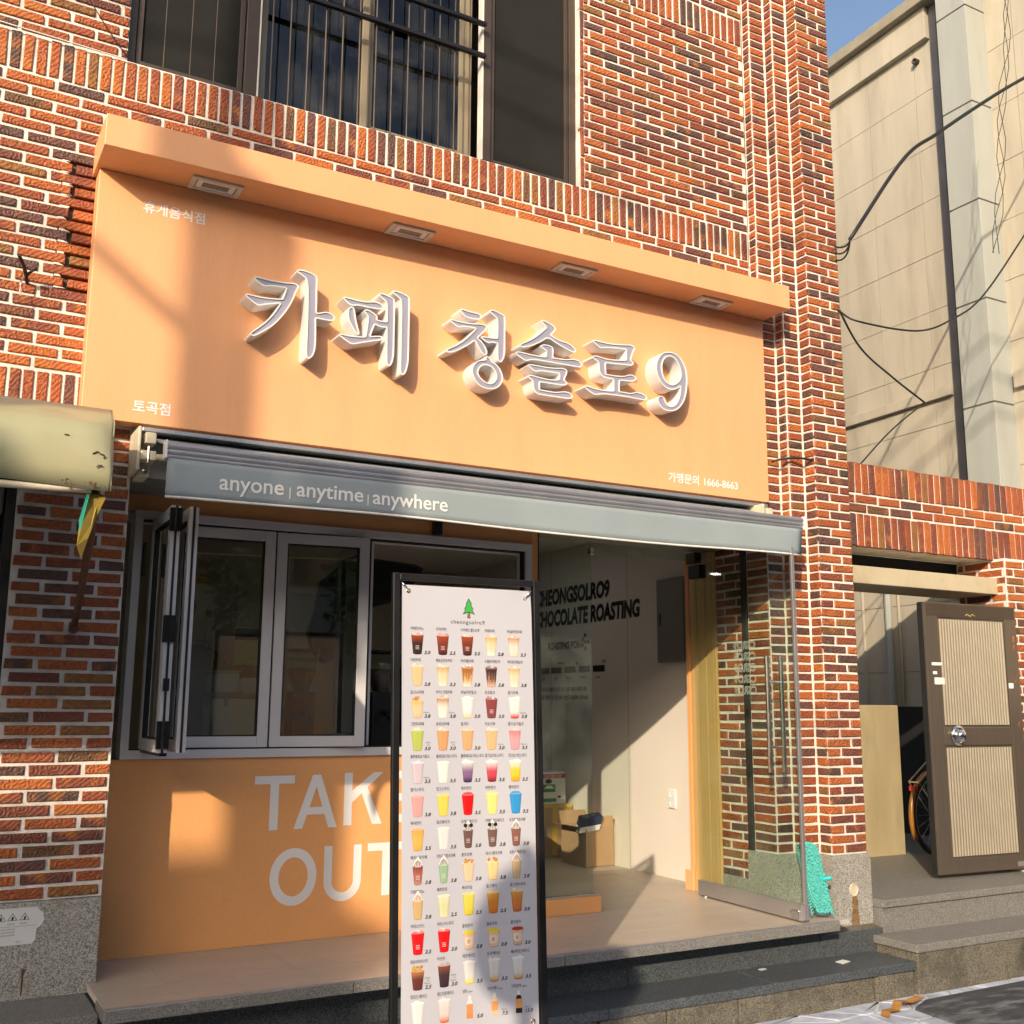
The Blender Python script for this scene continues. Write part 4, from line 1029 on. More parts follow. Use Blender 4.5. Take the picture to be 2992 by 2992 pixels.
for k in range(5):
    for a, b in outline('CSRO9', 0.05):
        d_ = (b - a)
        if d_.length < 1e-5:
            continue
        n_ = Vector((-d_.y, d_.x)).normalized() * 0.0016
        # the writing faces outwards, so from the doorway it reads mirrored
        mp = lambda p: PH + du * (0.655 - p.x * 1.0) + dnrm * 0.0075 + Vector((0, 0, 2.020 - k * 0.073 + p.y))
        t.add([mp(a - n_), mp(b - n_), mp(b + n_), mp(a + n_)], [(0, 1, 2, 3)])
t.build('lettering', 'white_vinyl', gd)

# ---------------------------------------------------------------- interior shell
def shell(name, mb, mat):
    o = mb.build(name, mat); o['kind'] = 'structure'; return o
q = MB(); q.box(5.14, 5.22, 0.70, 6.0, ZP - 0.1, 3.05)
iw = shell('wall_right', q, 'white_wall')
for y in (1.79, 2.99, 4.2):
    MB().box(5.1385, 5.14, y - 0.002, y + 0.002, ZP, 3.05).build('panel_joint', 'panel_joint', iw)
q = MB(); q.box(0.85, 5.22, YF + 0.13, 6.0, 3.05, 3.1); shell('ceiling', q, 'ceiling_white')
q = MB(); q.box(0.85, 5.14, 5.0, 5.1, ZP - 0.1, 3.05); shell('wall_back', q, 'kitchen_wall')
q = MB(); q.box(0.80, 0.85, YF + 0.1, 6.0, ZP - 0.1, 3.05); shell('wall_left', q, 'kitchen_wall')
q = MB(); q.box(0.85, 3.43, YF + 0.102, YF + 0.13, 2.60, 3.05); q.box(3.43, 5.14, YF + 0.102, YF + 0.13, 2.745, 3.05); shell('wall_front', q, 'ceiling_white')
# partition with an arched opening behind the counter
q = MB()
ya, yb = 2.60, 2.72
arch = [(2.145, ZP), (2.145, 2.22)] + [(2.145 + 0.42 * (1 - math.cos(a)), 2.22 + 0.27 * math.sin(a)) for a in [math.pi * i / 16 for i in range(1, 9)]] + [(3.2, 2.49), (3.2, 3.05), (0.85, 3.05), (0.85, ZP)]
q.prism(arch[::-1], lambda a, b: (a, ya, b), lambda a, b: (a, yb, b))
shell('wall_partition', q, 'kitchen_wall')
q = MB(); q.box(0.9, 3.40, YF + 0.09, 1.15, ZP, 1.33); cn = tag(q.build('work_counter', 'black_plastic', None, 0.004), 'dark worktop behind the folding window inside the cafe', 'counter')
# ceiling lamps, lit
for i, (x, y) in enumerate(((2.55, 3.75), (4.05, 2.45))):
    z = 3.05 if i == 0 else 3.05
    l = thing('ceiling_lamp', ('round lit ceiling lamp seen through the left window sash', 'round lit ceiling lamp seen above the menu banner')[i], 'lamp', (x, y, z), 'round lit ceiling lamps')
    MB().lathe((x, y, z - 0.001), [(0.085, 0.0), (0.085, -0.012), (0.07, -0.012)], 'z', 28).build('ring', 'white_acrylic', l)
    MB().lathe((x, y, z - 0.010), [(0.001, 0.0), (0.071, 0.0)], 'z', 28).build('diffuser', 'downlight_glow', l)
# wall lettering on the right-hand wall, read from the doorway
wl = thing('wall_lettering', 'black roasting lettering and scale printed on the cream inner wall', 'lettering', (5.138, 2.5, 2.1))
t = MB()
def on_wall(y0, z0, x=5.1365):
    return lambda a, b: (x, y0 - a, z0 + b)
put_text(t, 'CHEONGSOLRO9', on_wall(3.275, 2.560), 0.135, bold=0.045, sx=0.80, shear=0.10)
put_text(t, 'CHOCOLATE ROASTING', on_wall(3.275, 2.365), 0.135, bold=0.045, sx=0.765, shear=0.10)
put_text(t, 'ROASTING POINT', on_wall(3.05, 2.146), 0.062, bold=0.045, sx=0.85, shear=0.10)
for body, y, z, h in (('Medium', 2.86, 2.012, 0.021), ('Dark', 2.165, 2.007, 0.024), ('High', 3.15, 1.882, 0.020), ('City', 2.93, 1.882, 0.020), ('Full City', 2.735, 1.882, 0.020), ('French', 2.49, 1.882, 0.020), ('Italian', 2.255, 1.880, 0.020)):
    put_text(t, body, on_wall(y, z), h, bold=0.01, sx=0.95)
put_text(t, '스모키한 풍미로 다크초콜릿 / 로스티드 넛츠 / 오일리 / 풀바디 / 풍부한 크레마', on_wall(3.25, 1.774), 0.030, bold=0.02, sx=0.62)
put_text(t, '모든 특성을 조화롭게 지닌 강렬한 풀바디 블렌드를 청솔로9에서 즐겨보세요.', on_wall(3.25, 1.703), 0.030, bold=0.02, sx=0.655)
t.build('writing', 'black_plastic', wl)
t = MB(); t.add([(5.1362, 2.585, 2.022), (5.1362, 2.525, 2.022), (5.1362, 2.555, 1.995)], [(0, 1, 2)]); t.build('marker', 'rust', wl)
for k, (a, b) in enumerate(((3.37, 3.02), (2.985, 2.809), (2.76, 2.578), (2.527, 2.345), (2.303, 2.122))):
    MB().quad((5.1362, a if k else 3.197, 1.932), (5.1362, b, 1.932), (5.1362, b, 1.985), (5.1362, a if k else 3.197, 1.985)).build('scale_block', ('rust', 'beans', 'beans', 'black_plastic', 'black_plastic')[k], wl)
for a, b in ((2.42, 2.25), (2.455, 2.215), (2.415, 2.19), (2.37, 2.19), (2.46, 2.17), (2.415, 2.135)):
    q = MB(); q.add([(5.1362, a + 0.022 * math.cos(i * math.pi / 6), b + 0.017 * math.sin(i * math.pi / 6)) for i in range(12)], [tuple(range(12))]); q.build('printed_bean', 'beans', wl)
ec = thing('electric_cabinet', 'flat grey metal cabinet on the cream wall inside the doorway', 'cabinet', (5.12, 1.15, 1.978))
MB().box(5.105, 5.139, 0.985, 1.345, 1.978, 2.619).build('body', 'cabinet_grey', ec, 0.004)
MB().box(5.098, 5.1045, 1.0, 1.33, 1.993, 2.604).build('door', 'cabinet_grey', ec, 0.003)
MB().box(5.094, 5.0975, 1.285, 1.300, 2.26, 2.35).build('latch', 'black_plastic', ec)
ou = thing('wall_socket', 'white double wall socket low on the sunlit cream wall', 'socket', (5.13, 1.23, 0.96))
MB().box(5.126, 5.1395, 1.186, 1.271, 0.893, 1.033).build('plate', 'plastic_white', ou, 0.004)
for z in (0.93, 0.995):
    MB().lathe((5.125, 1.2285, z), [(0.028, 0.0), (0.030, -0.002), (0.022, -0.003), (0.020, 0.004), (0.001, 0.005)], 'x', 20).build('outlet', 'plastic_white', ou)
# ---------------------------------------------------------------- porch, steps, ground
fl = MB(); fl.box(0.86, 5.14, -0.49, 5.0, ZP - 0.03, ZP - 0.004)
flo = fl.build('floor', 'grout'); flo['kind'] = 'structure'
tiles = {}
TX, TY = 0.612, 0.612
def tile(x0, x1, y0, y1):
    w, d = round(x1 - x0, 3), round(y1 - y0, 3)
    if (w, d) not in tiles:
        mb = MB(); mb.box(-w / 2, w / 2, -d / 2, d / 2, -0.01, 0.0)
        me = mb.mesh('tile'); me.materials.append(MATS['floor_tile']); tiles[(w, d)] = me
    o = bpy.data.objects.new('tile', tiles[(w, d)]); COL.objects.link(o); o.parent = flo
    o.location = ((x0 + x1) / 2, (y0 + y1) / 2, ZP + rnd.uniform(-0.0006, 0.0006))
ys_ = [-0.5, -0.19, 0.42, 1.03, 1.64, 2.25, 2.86, 3.47]
for j_ in range(len(ys_) - 1):
    x = 0.86 - (0.3 if j_ % 2 else 0.0)
    while x < 5.13:
        a, b = max(0.86, x), min(5.13, x + TX)
        if j_ == 0:
            b = min(b, 5.03)
        if b - a > 0.03:
            tile(a + 0.0012, b - 0.0012, ys_[j_] + 0.0012, ys_[j_ + 1] - 0.0012)
        x += TX
def slabs(parent, name, x0, x1, y0, y1, z0, z1, mat, cuts, bev=0.004):
    xs = [x0] + [c for c in cuts if x0 < c < x1] + [x1]
    for a, b in zip(xs, xs[1:]):
        MB().box(a + 0.0015, b - 0.0015, y0 + rnd.uniform(-.002, .002), y1, z0 + rnd.uniform(-.001, .001), z1 + rnd.uniform(-.001, .001)).build(name, mat, parent, bev)
po = thing('porch_step', 'wide tiled porch with a dark granite riser under the shop front', 'step', (3, -0.45, 0.18))
slabs(po, 'edge_slab', 0.853, 5.035, -0.52, -0.30, ZP - 0.056, ZP - 0.006, 'granite_slab', (1.95, 3.1, 4.05))
slabs(po, 'riser', 0.853, 5.03, -0.352, -0.30, 0.13, ZP - 0.057, 'granite_dark', (2.2, 3.6))
MB().box(0.858, 5.032, -0.515, -0.493, ZP - 0.006, ZP + 0.001).build('metal_edge', 'aluminium', po, 0.001)
slabs(po, 'riser', 5.03, 5.57, -0.356, -0.30, 0.13, 0.275, 'granite_dark', ())
ls = thing('lower_step', 'worn dark granite step in front of the porch', 'step', (3, -0.7, 0))
slabs(ls, 'tread', -0.4, 5.47, -0.69, -0.34, 0.097, 0.147, 'granite_dark', (0.9, 2.1, 3.25, 4.35))
xs_ = [-0.4, 0.3, 0.95, 1.7, 2.5, 3.2, 3.62, 4.1, 4.85, 5.14, 5.3, 5.465]
for a, b in zip(xs_, xs_[1:]):
    MB().box(a + 0.004, b - 0.004, -0.672 + rnd.uniform(-0.008, 0.008), -0.36, -0.06, 0.096).build('riser', 'granite_old', ls, 0.008)
MB().box(-0.4, 5.46, -0.65, -0.4, -0.04, 0.09).build('core', 'black_joint', ls)
lt = thing('side_step', 'grey granite step in front of the left brick pier', 'step', (0.3, -0.2, 0.1))
MB().box(-1.2, 0.851, -0.415, -0.0, 0.29, 0.352).build('tread', 'granite_slab', lt, 0.005)
MB().box(-1.2, 0.849, -0.39, -0.0, -0.04, 0.289).build('riser', 'granite_old', lt, 0.005)
pb = tag(MB().lathe((0.90, -0.60, 0.235), [(0.001, -0.01), (0.028, -0.01), (0.03, 0.0), (0.03, 0.06), (0.024, 0.06), (0.024, 0.02), (0.001, 0.02)], 'y', 20).build('pipe_end', 'plastic_white'), 'short white plastic pipe end poking out under the porch edge', 'pipe')
ld = thing('gate_landing', 'grey stone landing with a step in front of the brown gate', 'step', (6.2, -0.5, 0))
slabs(ld, 'tread', 5.565, 9.6, -0.365, 0.02, 0.393, 0.440, 'granite_slab', (6.6, 7.7))
slabs(ld, 'riser', 5.572, 9.6, -0.348, 0.0, 0.13, 0.392, 'granite_slab', (6.62, 7.8))
MB().box(5.56, 9.6, 0.022, 3.2, 0.30, 0.438).build('passage_slab', 'granite_slab', ld)
bs = thing('gate_step', 'low stone block step before the gate landing', 'step', (6.2, -0.7, 0))
slabs(bs, 'tread', 5.478, 9.6, -0.693, -0.345, 0.191, 0.239, 'granite_slab', (6.8, 8.0), 0.006)
slabs(bs, 'riser', 5.49, 9.6, -0.68, -0.36, -0.06, 0.190, 'granite_old', (6.65, 7.8), 0.008)

ZG = -0.042                                  # pavement level
gr = MB(); gr.quad((-80, -80, -0.07), (80, -80, -0.07), (80, 80, -0.07), (-80, 80, -0.07)); go = gr.build('ground', 'asphalt'); go['kind'] = 'structure'
pv = MB(); pv.quad((-14, -2.6, ZG - 0.006), (14, -2.6, ZG - 0.006), (14, 0.4, ZG - 0.006), (-14, 0.4, ZG - 0.006)); pvo = pv.build('pavement', 'paving_joint'); pvo['kind'] = 'structure'
# crazy paving: irregular stones with light joints, cut as Voronoi cells
seeds = [(3.0 + i * 0.21 + rnd.uniform(-.075, .075), -2.4 + j_ * 0.21 + rnd.uniform(-.075, .075)) for i in range(22) for j_ in range(9)]
def cell(i):
    cx, cy = seeds[i]
    poly = [(cx - .5, cy - .5), (cx + .5, cy - .5), (cx + .5, cy + .5), (cx - .5, cy + .5)]
    for k, (sx_, sy_) in enumerate(seeds):
        if k == i or abs(sx_ - cx) > .8 or abs(sy_ - cy) > .8:
            continue
        mx_, my_, nx, ny = (cx + sx_) / 2, (cy + sy_) / 2, sx_ - cx, sy_ - cy
        out = []
        for a, b in zip(poly, poly[1:] + poly[:1]):
            da = (a[0] - mx_) * nx + (a[1] - my_) * ny; db = (b[0] - mx_) * nx + (b[1] - my_) * ny
            if da <= 0: out.append(a)
            if da * db < 0:
                t_ = da / (da - db); out.append((a[0] + t_ * (b[0] - a[0]), a[1] + t_ * (b[1] - a[1])))
        poly = out
        if len(poly) < 3:
            return None
    return poly
for i in range(len(seeds)):
    p_ = cell(i)
    if not p_:
        continue
    p_ = [(x, min(y, -0.69)) for x, y in p_]
    if max(y for x, y in p_) - min(y for x, y in p_) < 0.05:
        continue
    p_ = offset(ccw(p_), 0.009)
    q = MB(); z_ = ZG + rnd.uniform(-0.001, 0.003)
    q.prism(p_[::-1], lambda a, b: (a, b, z_ - 0.02), lambda a, b: (a, b, z_))
    q.build('paving_stone', 'paving', pvo)
bd = tag(MB().prism([(5.18, -0.92), (5.37, -0.83), (7.1, -0.79), (7.1, -1.7), (5.15, -1.7), (5.15, -1.2)][::-1], lambda a, b: (a, b, ZG + 0.004), lambda a, b: (a, b, ZG + 0.018)).build('rubber_mat', 'board_black'), 'scuffed black sheet lying on the pavement before the gate step', 'mat')
tp = MB()
pts = [(4.92, -0.935, ZG), (4.98, -0.89, ZG + 0.012), (5.07, -0.875, ZG + 0.005), (5.14, -0.83, ZG + 0.03), (5.22, -0.835, ZG + 0.02), (5.32, -0.835, ZG + 0.035)]
tp.add([(x, y + s_ * 0.03, 0.006 + z) for x, y, z in pts for s_ in (-1, 1)] + [(x, y + s_ * 0.03, 0.003 + z) for x, y, z in pts for s_ in (-1, 1)], [(2 * i, 2 * i + 2, 2 * i + 3, 2 * i + 1) for i in range(5)] + [(12 + 2 * i, 13 + 2 * i, 15 + 2 * i, 14 + 2 * i) for i in range(5)])
tag(tp.build('tape_scrap', 'tape_brown'), 'crumpled strip of brown packing tape on the pavement', 'tape')
for i, (x, y, z, w, d, a) in enumerate(((5.06, -0.50, 0.1495, 0.05, 0.028, 0.3), (5.66, -0.80, ZG + 0.006, 0.035, 0.02, 0.8), (4.5, -0.42, 0.1495, 0.03, 0.014, 0.2))):
    q = MB(); c_, s_ = math.cos(a), math.sin(a)
    q.prism([(x + c_ * u - s_ * v, y + s_ * u + c_ * v) for u, v in ((-w, -d), (w * .8, -d), (w, d), (-w * .7, d * 1.1))][::-1], lambda p, r_: (p, r_, z), lambda p, r_: (p, r_, z + 0.002))
    tag(q.build('paper_scrap', 'flyer'), ('white paper scrap lying on the lower granite step', 'white paper scrap on the pavement by the tape', 'tiny paper shred at the foot of the dark riser')[i], 'litter')

# ---------------------------------------------------------------- menu banner on its stand
bn = thing('menu_banner', 'tall white drinks menu banner hung in a black metal stand before the steps', 'banner', (2.1, -1.5, ZG))
BA = rad(4.7)
bu = Vector((math.cos(BA), -math.sin(BA), 0.0))
def bp_(u, z, n=0.0):
    """point on the stand: u across, z up, n towards the street"""
    k = (z - 2.165)
    o = Vector((2.1, -1.5, 0)) + bu * (u - 0.010 * k) + Vector((0.03 * k * math.sin(BA), 0.03 * k * math.cos(BA), z))      # leans back a little
    return o + Vector((-math.sin(BA), -math.cos(BA), 0)) * n
def bbox_(mb, u0, u1, z0, z1, n0, n1):
    vs = [bp_(u, z, n) for z in (z0, z1) for u, n in ((u0, n0), (u1, n0), (u1, n1), (u0, n1))]
    mb.add(vs, [(0, 1, 2, 3), (7, 6, 5, 4), (0, 4, 5, 1), (1, 5, 6, 2), (2, 6, 7, 3), (3, 7, 4, 0)])
q = MB()
bbox_(q, -0.409, -0.380, ZG + 0.02, 2.168, -0.014, 0.014); bbox_(q, 0.215, 0.244, ZG + 0.02, 2.168, -0.014, 0.014); bbox_(q, -0.380, 0.215, 2.139, 2.167, -0.013, 0.013); bbox_(q, -0.380, 0.215, 0.25, 0.278, -0.013, 0.013)
q.build('stand_frame', 'black_metal', bn, 0.003)
q = MB(); bbox_(q, -0.43, -0.36, ZG + 0.004, ZG + 0.022, -0.25, 0.25); bbox_(q, 0.195, 0.265, ZG + 0.004, ZG + 0.022, -0.25, 0.25)
q.build('foot', 'black_metal', bn, 0.004)
BU0, BU1, BZ0, BZ1 = -0.368, 0.206, 0.395, 2.122
q = MB()
NU, NZ = 16, 40
def bsurf(u, z, e=0.0):
    s_, t_ = (u - BU0) / (BU1 - BU0), (z - BZ0) / (BZ1 - BZ0)
    wav = 0.006 * math.sin(s_ * 7 + 1.0) * (1 - t_) + 0.004 * math.sin(s_ * 4 + t_ * 5)
    cor = -0.012 * math.exp(-((1 - t_) ** 2 * 900 + (s_ - 0.97) ** 2 * 500))
    return bp_(u, z, 0.004 + wav + cor + e)
for e, flip in ((0.0, 0), (-0.001, 1)):
    vs = [bsurf(BU0 + (BU1 - BU0) * i / NU, BZ0 + (BZ1 - BZ0) * j_ / NZ, e) for i in range(NU + 1) for j_ in range(NZ + 1)]
    fs = [(i * (NZ + 1) + j_, (i + 1) * (NZ + 1) + j_, (i + 1) * (NZ + 1) + j_ + 1, i * (NZ + 1) + j_ + 1) for i in range(NU) for j_ in range(NZ)]
    q.add(vs, [f_[::-1] if flip else f_ for f_ in fs])
sheet = q.build('sheet', 'banner_vinyl', bn, smooth=True)
for u, z, fu, fz in ((-0.341, 2.098, -0.376, 2.134), (0.180, 2.090, 0.212, 2.134), (-0.341, 0.42, -0.376, 0.285), (0.180, 0.42, 0.212, 0.285)):
    q = MB()
    c = bsurf(u, z, 0.001)
    for k in range(16):
        a0, a1 = 2 * math.pi * k / 16, 2 * math.pi * (k + 1) / 16
        q.add([bsurf(u + r_ * math.cos(a), z + r_ * math.sin(a), e) for a in (a0, a1) for r_, e in ((0.010, 0.001), (0.007, 0.004), (0.0045, 0.001))], [(0, 3, 4, 1), (1, 4, 5, 2)])
    gm = q.build('grommet', 'brass', sheet, smooth=True)
    MB().tube([bsurf(u, z, 0.004), bp_((u + fu) / 2, (z + fz) / 2, 0.010), bp_(fu, fz, 0.004)], 0.004, 8).build('spring_hook', 'chrome', bn, smooth=True)
# the print
pr = MB()
INK = (0.055, 0.045, 0.045)
def sp_(u0, z0, e=0.0013):
    return lambda a, b: bsurf(u0 + a, z0 + b, e)
def shape(pts, col, e=0.0012, cols=None):
    n_ = len(pts); o_ = len(pr.v)
    pr.v += [tuple(bsurf(u, z, e)) for u, z in pts]; pr.f.append(tuple(range(o_, o_ + n_))); pr.c += (cols or [col] * n_)
tu, tz = -0.080, 2.008
tree_ = [(0, .068), (.013, .044), (.007, .046), (.019, .024), (.012, .027), (.024, .004), (.009, .010), (.004, .012), (-.004, .012), (-.009, .010), (-.024, .004), (-.012, .027), (-.019, .024), (-.007, .046), (-.013, .044)]
shape([(tu + a * 1.13, tz + 0.0005 + (b - .036) * 1.07 + .036) for a, b in tree_][::-1], (0.02, 0.03, 0.02), 0.0011)
shape([(tu + a * 0.9, tz + (b - .034) * 0.92 + .034) for a, b in tree_][::-1], (0.05, 0.40, 0.07), 0.0016)
shape([(tu - .007, tz - .012), (tu + .007, tz - .012), (tu + .005, tz + .012), (tu - .005, tz + .012)], (0.02, 0.015, 0.01), 0.0012)
shape([(tu - .005, tz - .010), (tu + .005, tz - .010), (tu + .0035, tz + .011), (tu - .0035, tz + .011)], (0.28, 0.16, 0.06), 0.0016)
put_text(pr, 'cheongsolro9', sp_(-0.160, 1.972), 0.0165, INK, spacing=1.16, sx=1.0)
W_, IC = (0.72, 0.70, 0.69), (0.80, 0.79, 0.80)
cof, red_, mil, car = (0.035, 0.012, 0.012), (0.36, 0.06, 0.012), (0.74, 0.64, 0.54), (0.55, 0.27, 0.08)
def C(*c):
    return c
MENU = [
 [('아메리카노', '2.0', [red_, cof, cof], 'i'), ('더치커피', '2.5', [red_, C(.18, .03, .015), cof], 'i'), ('디카페인 콜드브루', '3.0', [red_, C(.16, .03, .015), cof], 'i'), ('카페라떼', '2.8', [C(.60, .34, .10), C(.72, .58, .38), W_], 'i'), ('바닐라빈라떼', '3.3', [C(.50, .20, .08), C(.74, .62, .52), C(.72, .62, .46)], 'i')],
 [('다방커피', '2.8', [C(.70, .48, .25)] * 3, 'i'), ('베트남연유커피', '3.3', [C(.55, .32, .12), C(.74, .58, .38), C(.76, .70, .60)], 'i'), ('카라멜라떼', '3.8', [C(.40, .14, .02), C(.66, .38, .16), C(.76, .70, .62)], 'd'), ('누텔라카페모카', '3.8', [C(.08, .03, .03), C(.30, .16, .10), C(.60, .40, .28)], 'k'), ('화이트카페모카', '3.8', [C(.55, .33, .12), C(.72, .60, .42), C(.76, .72, .64)], 'i')],
 [('달고나라떼', '3.8*', [C(.68, .42, .16), C(.73, .52, .32), C(.70, .46, .25)], 'c'), ('아이스크림라떼', '3.8*', [C(.40, .17, .04), C(.74, .68, .60), W_], 'w'), ('바닐라빈밀크', '3.0', [W_, W_, C(.72, .56, .32)], 'w'), ('초코밀크', '3.0', [C(.26, .05, .05), C(.22, .045, .05), C(.20, .05, .055)], 'r'), ('딸기라떼', '3.8*', [W_, C(.75, .70, .66), C(.70, .01, .01)], 'w')],
 [('그린티라떼', '3.0+', [C(.42, .48, .10)] * 3, 'i'), ('토피넛라떼', '3.0+', [C(.60, .32, .14)] * 3, 'i'), ('밀크티', '3.0', [C(.64, .36, .17)] * 3, 'i'), ('미숫가루', '3.0*', [C(.68, .42, .22)] * 3, 'i'), ('딸기요거밀크', '3.5*', [C(.62, .18, .20), C(.70, .32, .36), C(.66, .30, .34)], 'i')],
 [('블루베리요거밀크', '3.5*', [C(.56, .48, .55)] * 3, 'i'), ('플레인요거트스무디', '3.5', [C(.74, .73, .70)] * 3, 'n'), ('블루베리요거트스무디', '3.5', [W_, C(.22, .12, .24), C(.04, .02, .09)], 'w'), ('딸기요거트스무디', '3.5', [W_, C(.55, .06, .09), C(.20, .01, .02)], 'w'), ('망고요거트스무디', '3.5', [W_, C(.80, .52, .03), C(.75, .30, .02)], 'w')],
 [('딸기스무디', '3.8', [C(.72, .33, .33)] * 3, 'n'), ('망고스무디', '3.8', [C(.78, .58, .10)] * 3, 'n'), ('체리펀치', '3.5', [C(.72, .005, .005)] * 3, 's'), ('레몬펀치', '3.5', [C(.72, .66, .22)] * 3, 's'), ('뽕따펀치', '3.5', [C(.03, .28, .60)] * 3, 's')],
 [('복자펀치', '3.5', [C(.72, .34, .06), C(.76, .42, .10), C(.72, .36, .06)], 'n'), ('밀크쉐이크', '3.5', [C(.71, .69, .67)] * 3, 'n'), ('오레오쉐이크', '3.8', [C(.15, .08, .07)] * 3, 'o'), ('카페오레오쉐이크', '3.8', [C(.16, .09, .075)] * 3, 'o'), ('초코범벅프라페', '3.8', [C(.24, .10, .07)] * 3, 'h')],
 [('돼지바프라페', '3.8', [C(.22, .03, .03), C(.40, .12, .10), C(.42, .24, .18)], 'h'), ('민트초코칩프라페', '3.8', [C(.30, .46, .29)] * 3, 'h'), ('퐁프라페', '3.8', [C(.68, .52, .34)] * 3, 'c'), ('바나나퐁프라페', '3.8', [C(.70, .54, .26)] * 3, 'c'), ('로투스블렌디드', '3.8', [C(.58, .42, .24)] * 3, 'b')],
 [('다방푸치노', '3.8', [C(.56, .38, .17)] * 3, 'b'), ('페퍼민트', '2.5', [C(.68, .68, .48), C(.62, .62, .36), C(.66, .66, .42)], 'n'), ('캐모마일', '2.5', [C(.64, .58, .10), C(.66, .56, .08), C(.62, .50, .02)], 'n'), ('얼그레이', '2.5', [C(.70, .40, .05), C(.64, .22, .03), C(.62, .15, .01)], 'i'), ('얼그레이피치', '3.0', [C(.58, .34, .05), C(.56, .18, .04), C(.48, .12, .03)], 'i')],
 [('히비스커스', '2.5', [C(.70, .005, .008)] * 3, 'r'), ('히비스커스피치', '3.0', [C(.68, .005, .008)] * 3, 'r'), ('꿀레몬차', '3.0', [C(.70, .42, .24), C(.74, .60, .48), C(.68, .42, .26)], 'y'), ('꿀유자차', '3.0', [C(.70, .42, .24), C(.74, .60, .48), C(.68, .42, .26)], 'y'), ('꿀자몽차', '3.0', [C(.62, .40, .28), C(.66, .54, .46), C(.50, .30, .22)], 'z')],
 [('복숭아아이스티', '2.5#', [C(.50, .20, .06), C(.12, .03, .025), C(.12, .025, .02)], 'c'), ('아샷추', '3.0#', [C(.26, .08, .04), C(.05, .025, .035), C(.03, .02, .03)], 'i'), ('레몬에이드', '3.5', [C(.66, .67, .68), C(.68, .68, .64), C(.74, .60, .06)], 'i'), ('유자에이드', '3.5', [C(.66, .67, .69), C(.66, .64, .62), C(.66, .30, .03)], 'i'), ('패션후르츠에이드', '3.5', [C(.62, .65, .70), C(.62, .62, .60), C(.52, .26, .03)], 'i')],
 [('청포도에이드', '', [C(.68, .70, .70)] * 3, 'i'), ('레드자몽에이드', '', [C(.70, .66, .66), C(.72, .58, .56), C(.74, .12, .05)], 'i'), ('냉미 500ml', '5.0', [C(.74, .72, .68), C(.72, .28, .10), C(.70, .24, .08)], 'B'), ('미숫가루 500ml', '7.5*', [C(.72, .58, .38), C(.74, .32, .12), C(.70, .48, .30)], 'B'), ('더치원액 500ml', '13.0*', [C(.015, .01, .01), C(.70, .34, .10), C(.02, .012, .01)], 'B')]]
CU = [-0.303, -0.194, -0.087, 0.018, 0.120]
def lerp(a, b, t_):
    return tuple(a[i] + (b[i] - a[i]) * t_ for i in range(3))
def disc(u, z, a, b, col, e, n_=10):
    shape([(u + a * math.cos(2 * math.pi * k / n_), z + b * math.sin(2 * math.pi * k / n_)) for k in range(n_)], col, e)
outline_lines(sorted({n_[0].replace(' 500ml', '') for r_ in MENU for n_ in r_}), 0.0, 0.004, 1.0)
outline_lines(sorted({n_[1].rstrip('*+#') for r_ in MENU for n_ in r_ if n_[1]}), 0.25, 0.03, 1.0)
outline_lines(['Only Ice', '샷추가', '+0.5', '샤케라또', '500ml'], 0.0, 0.0, 1.0)
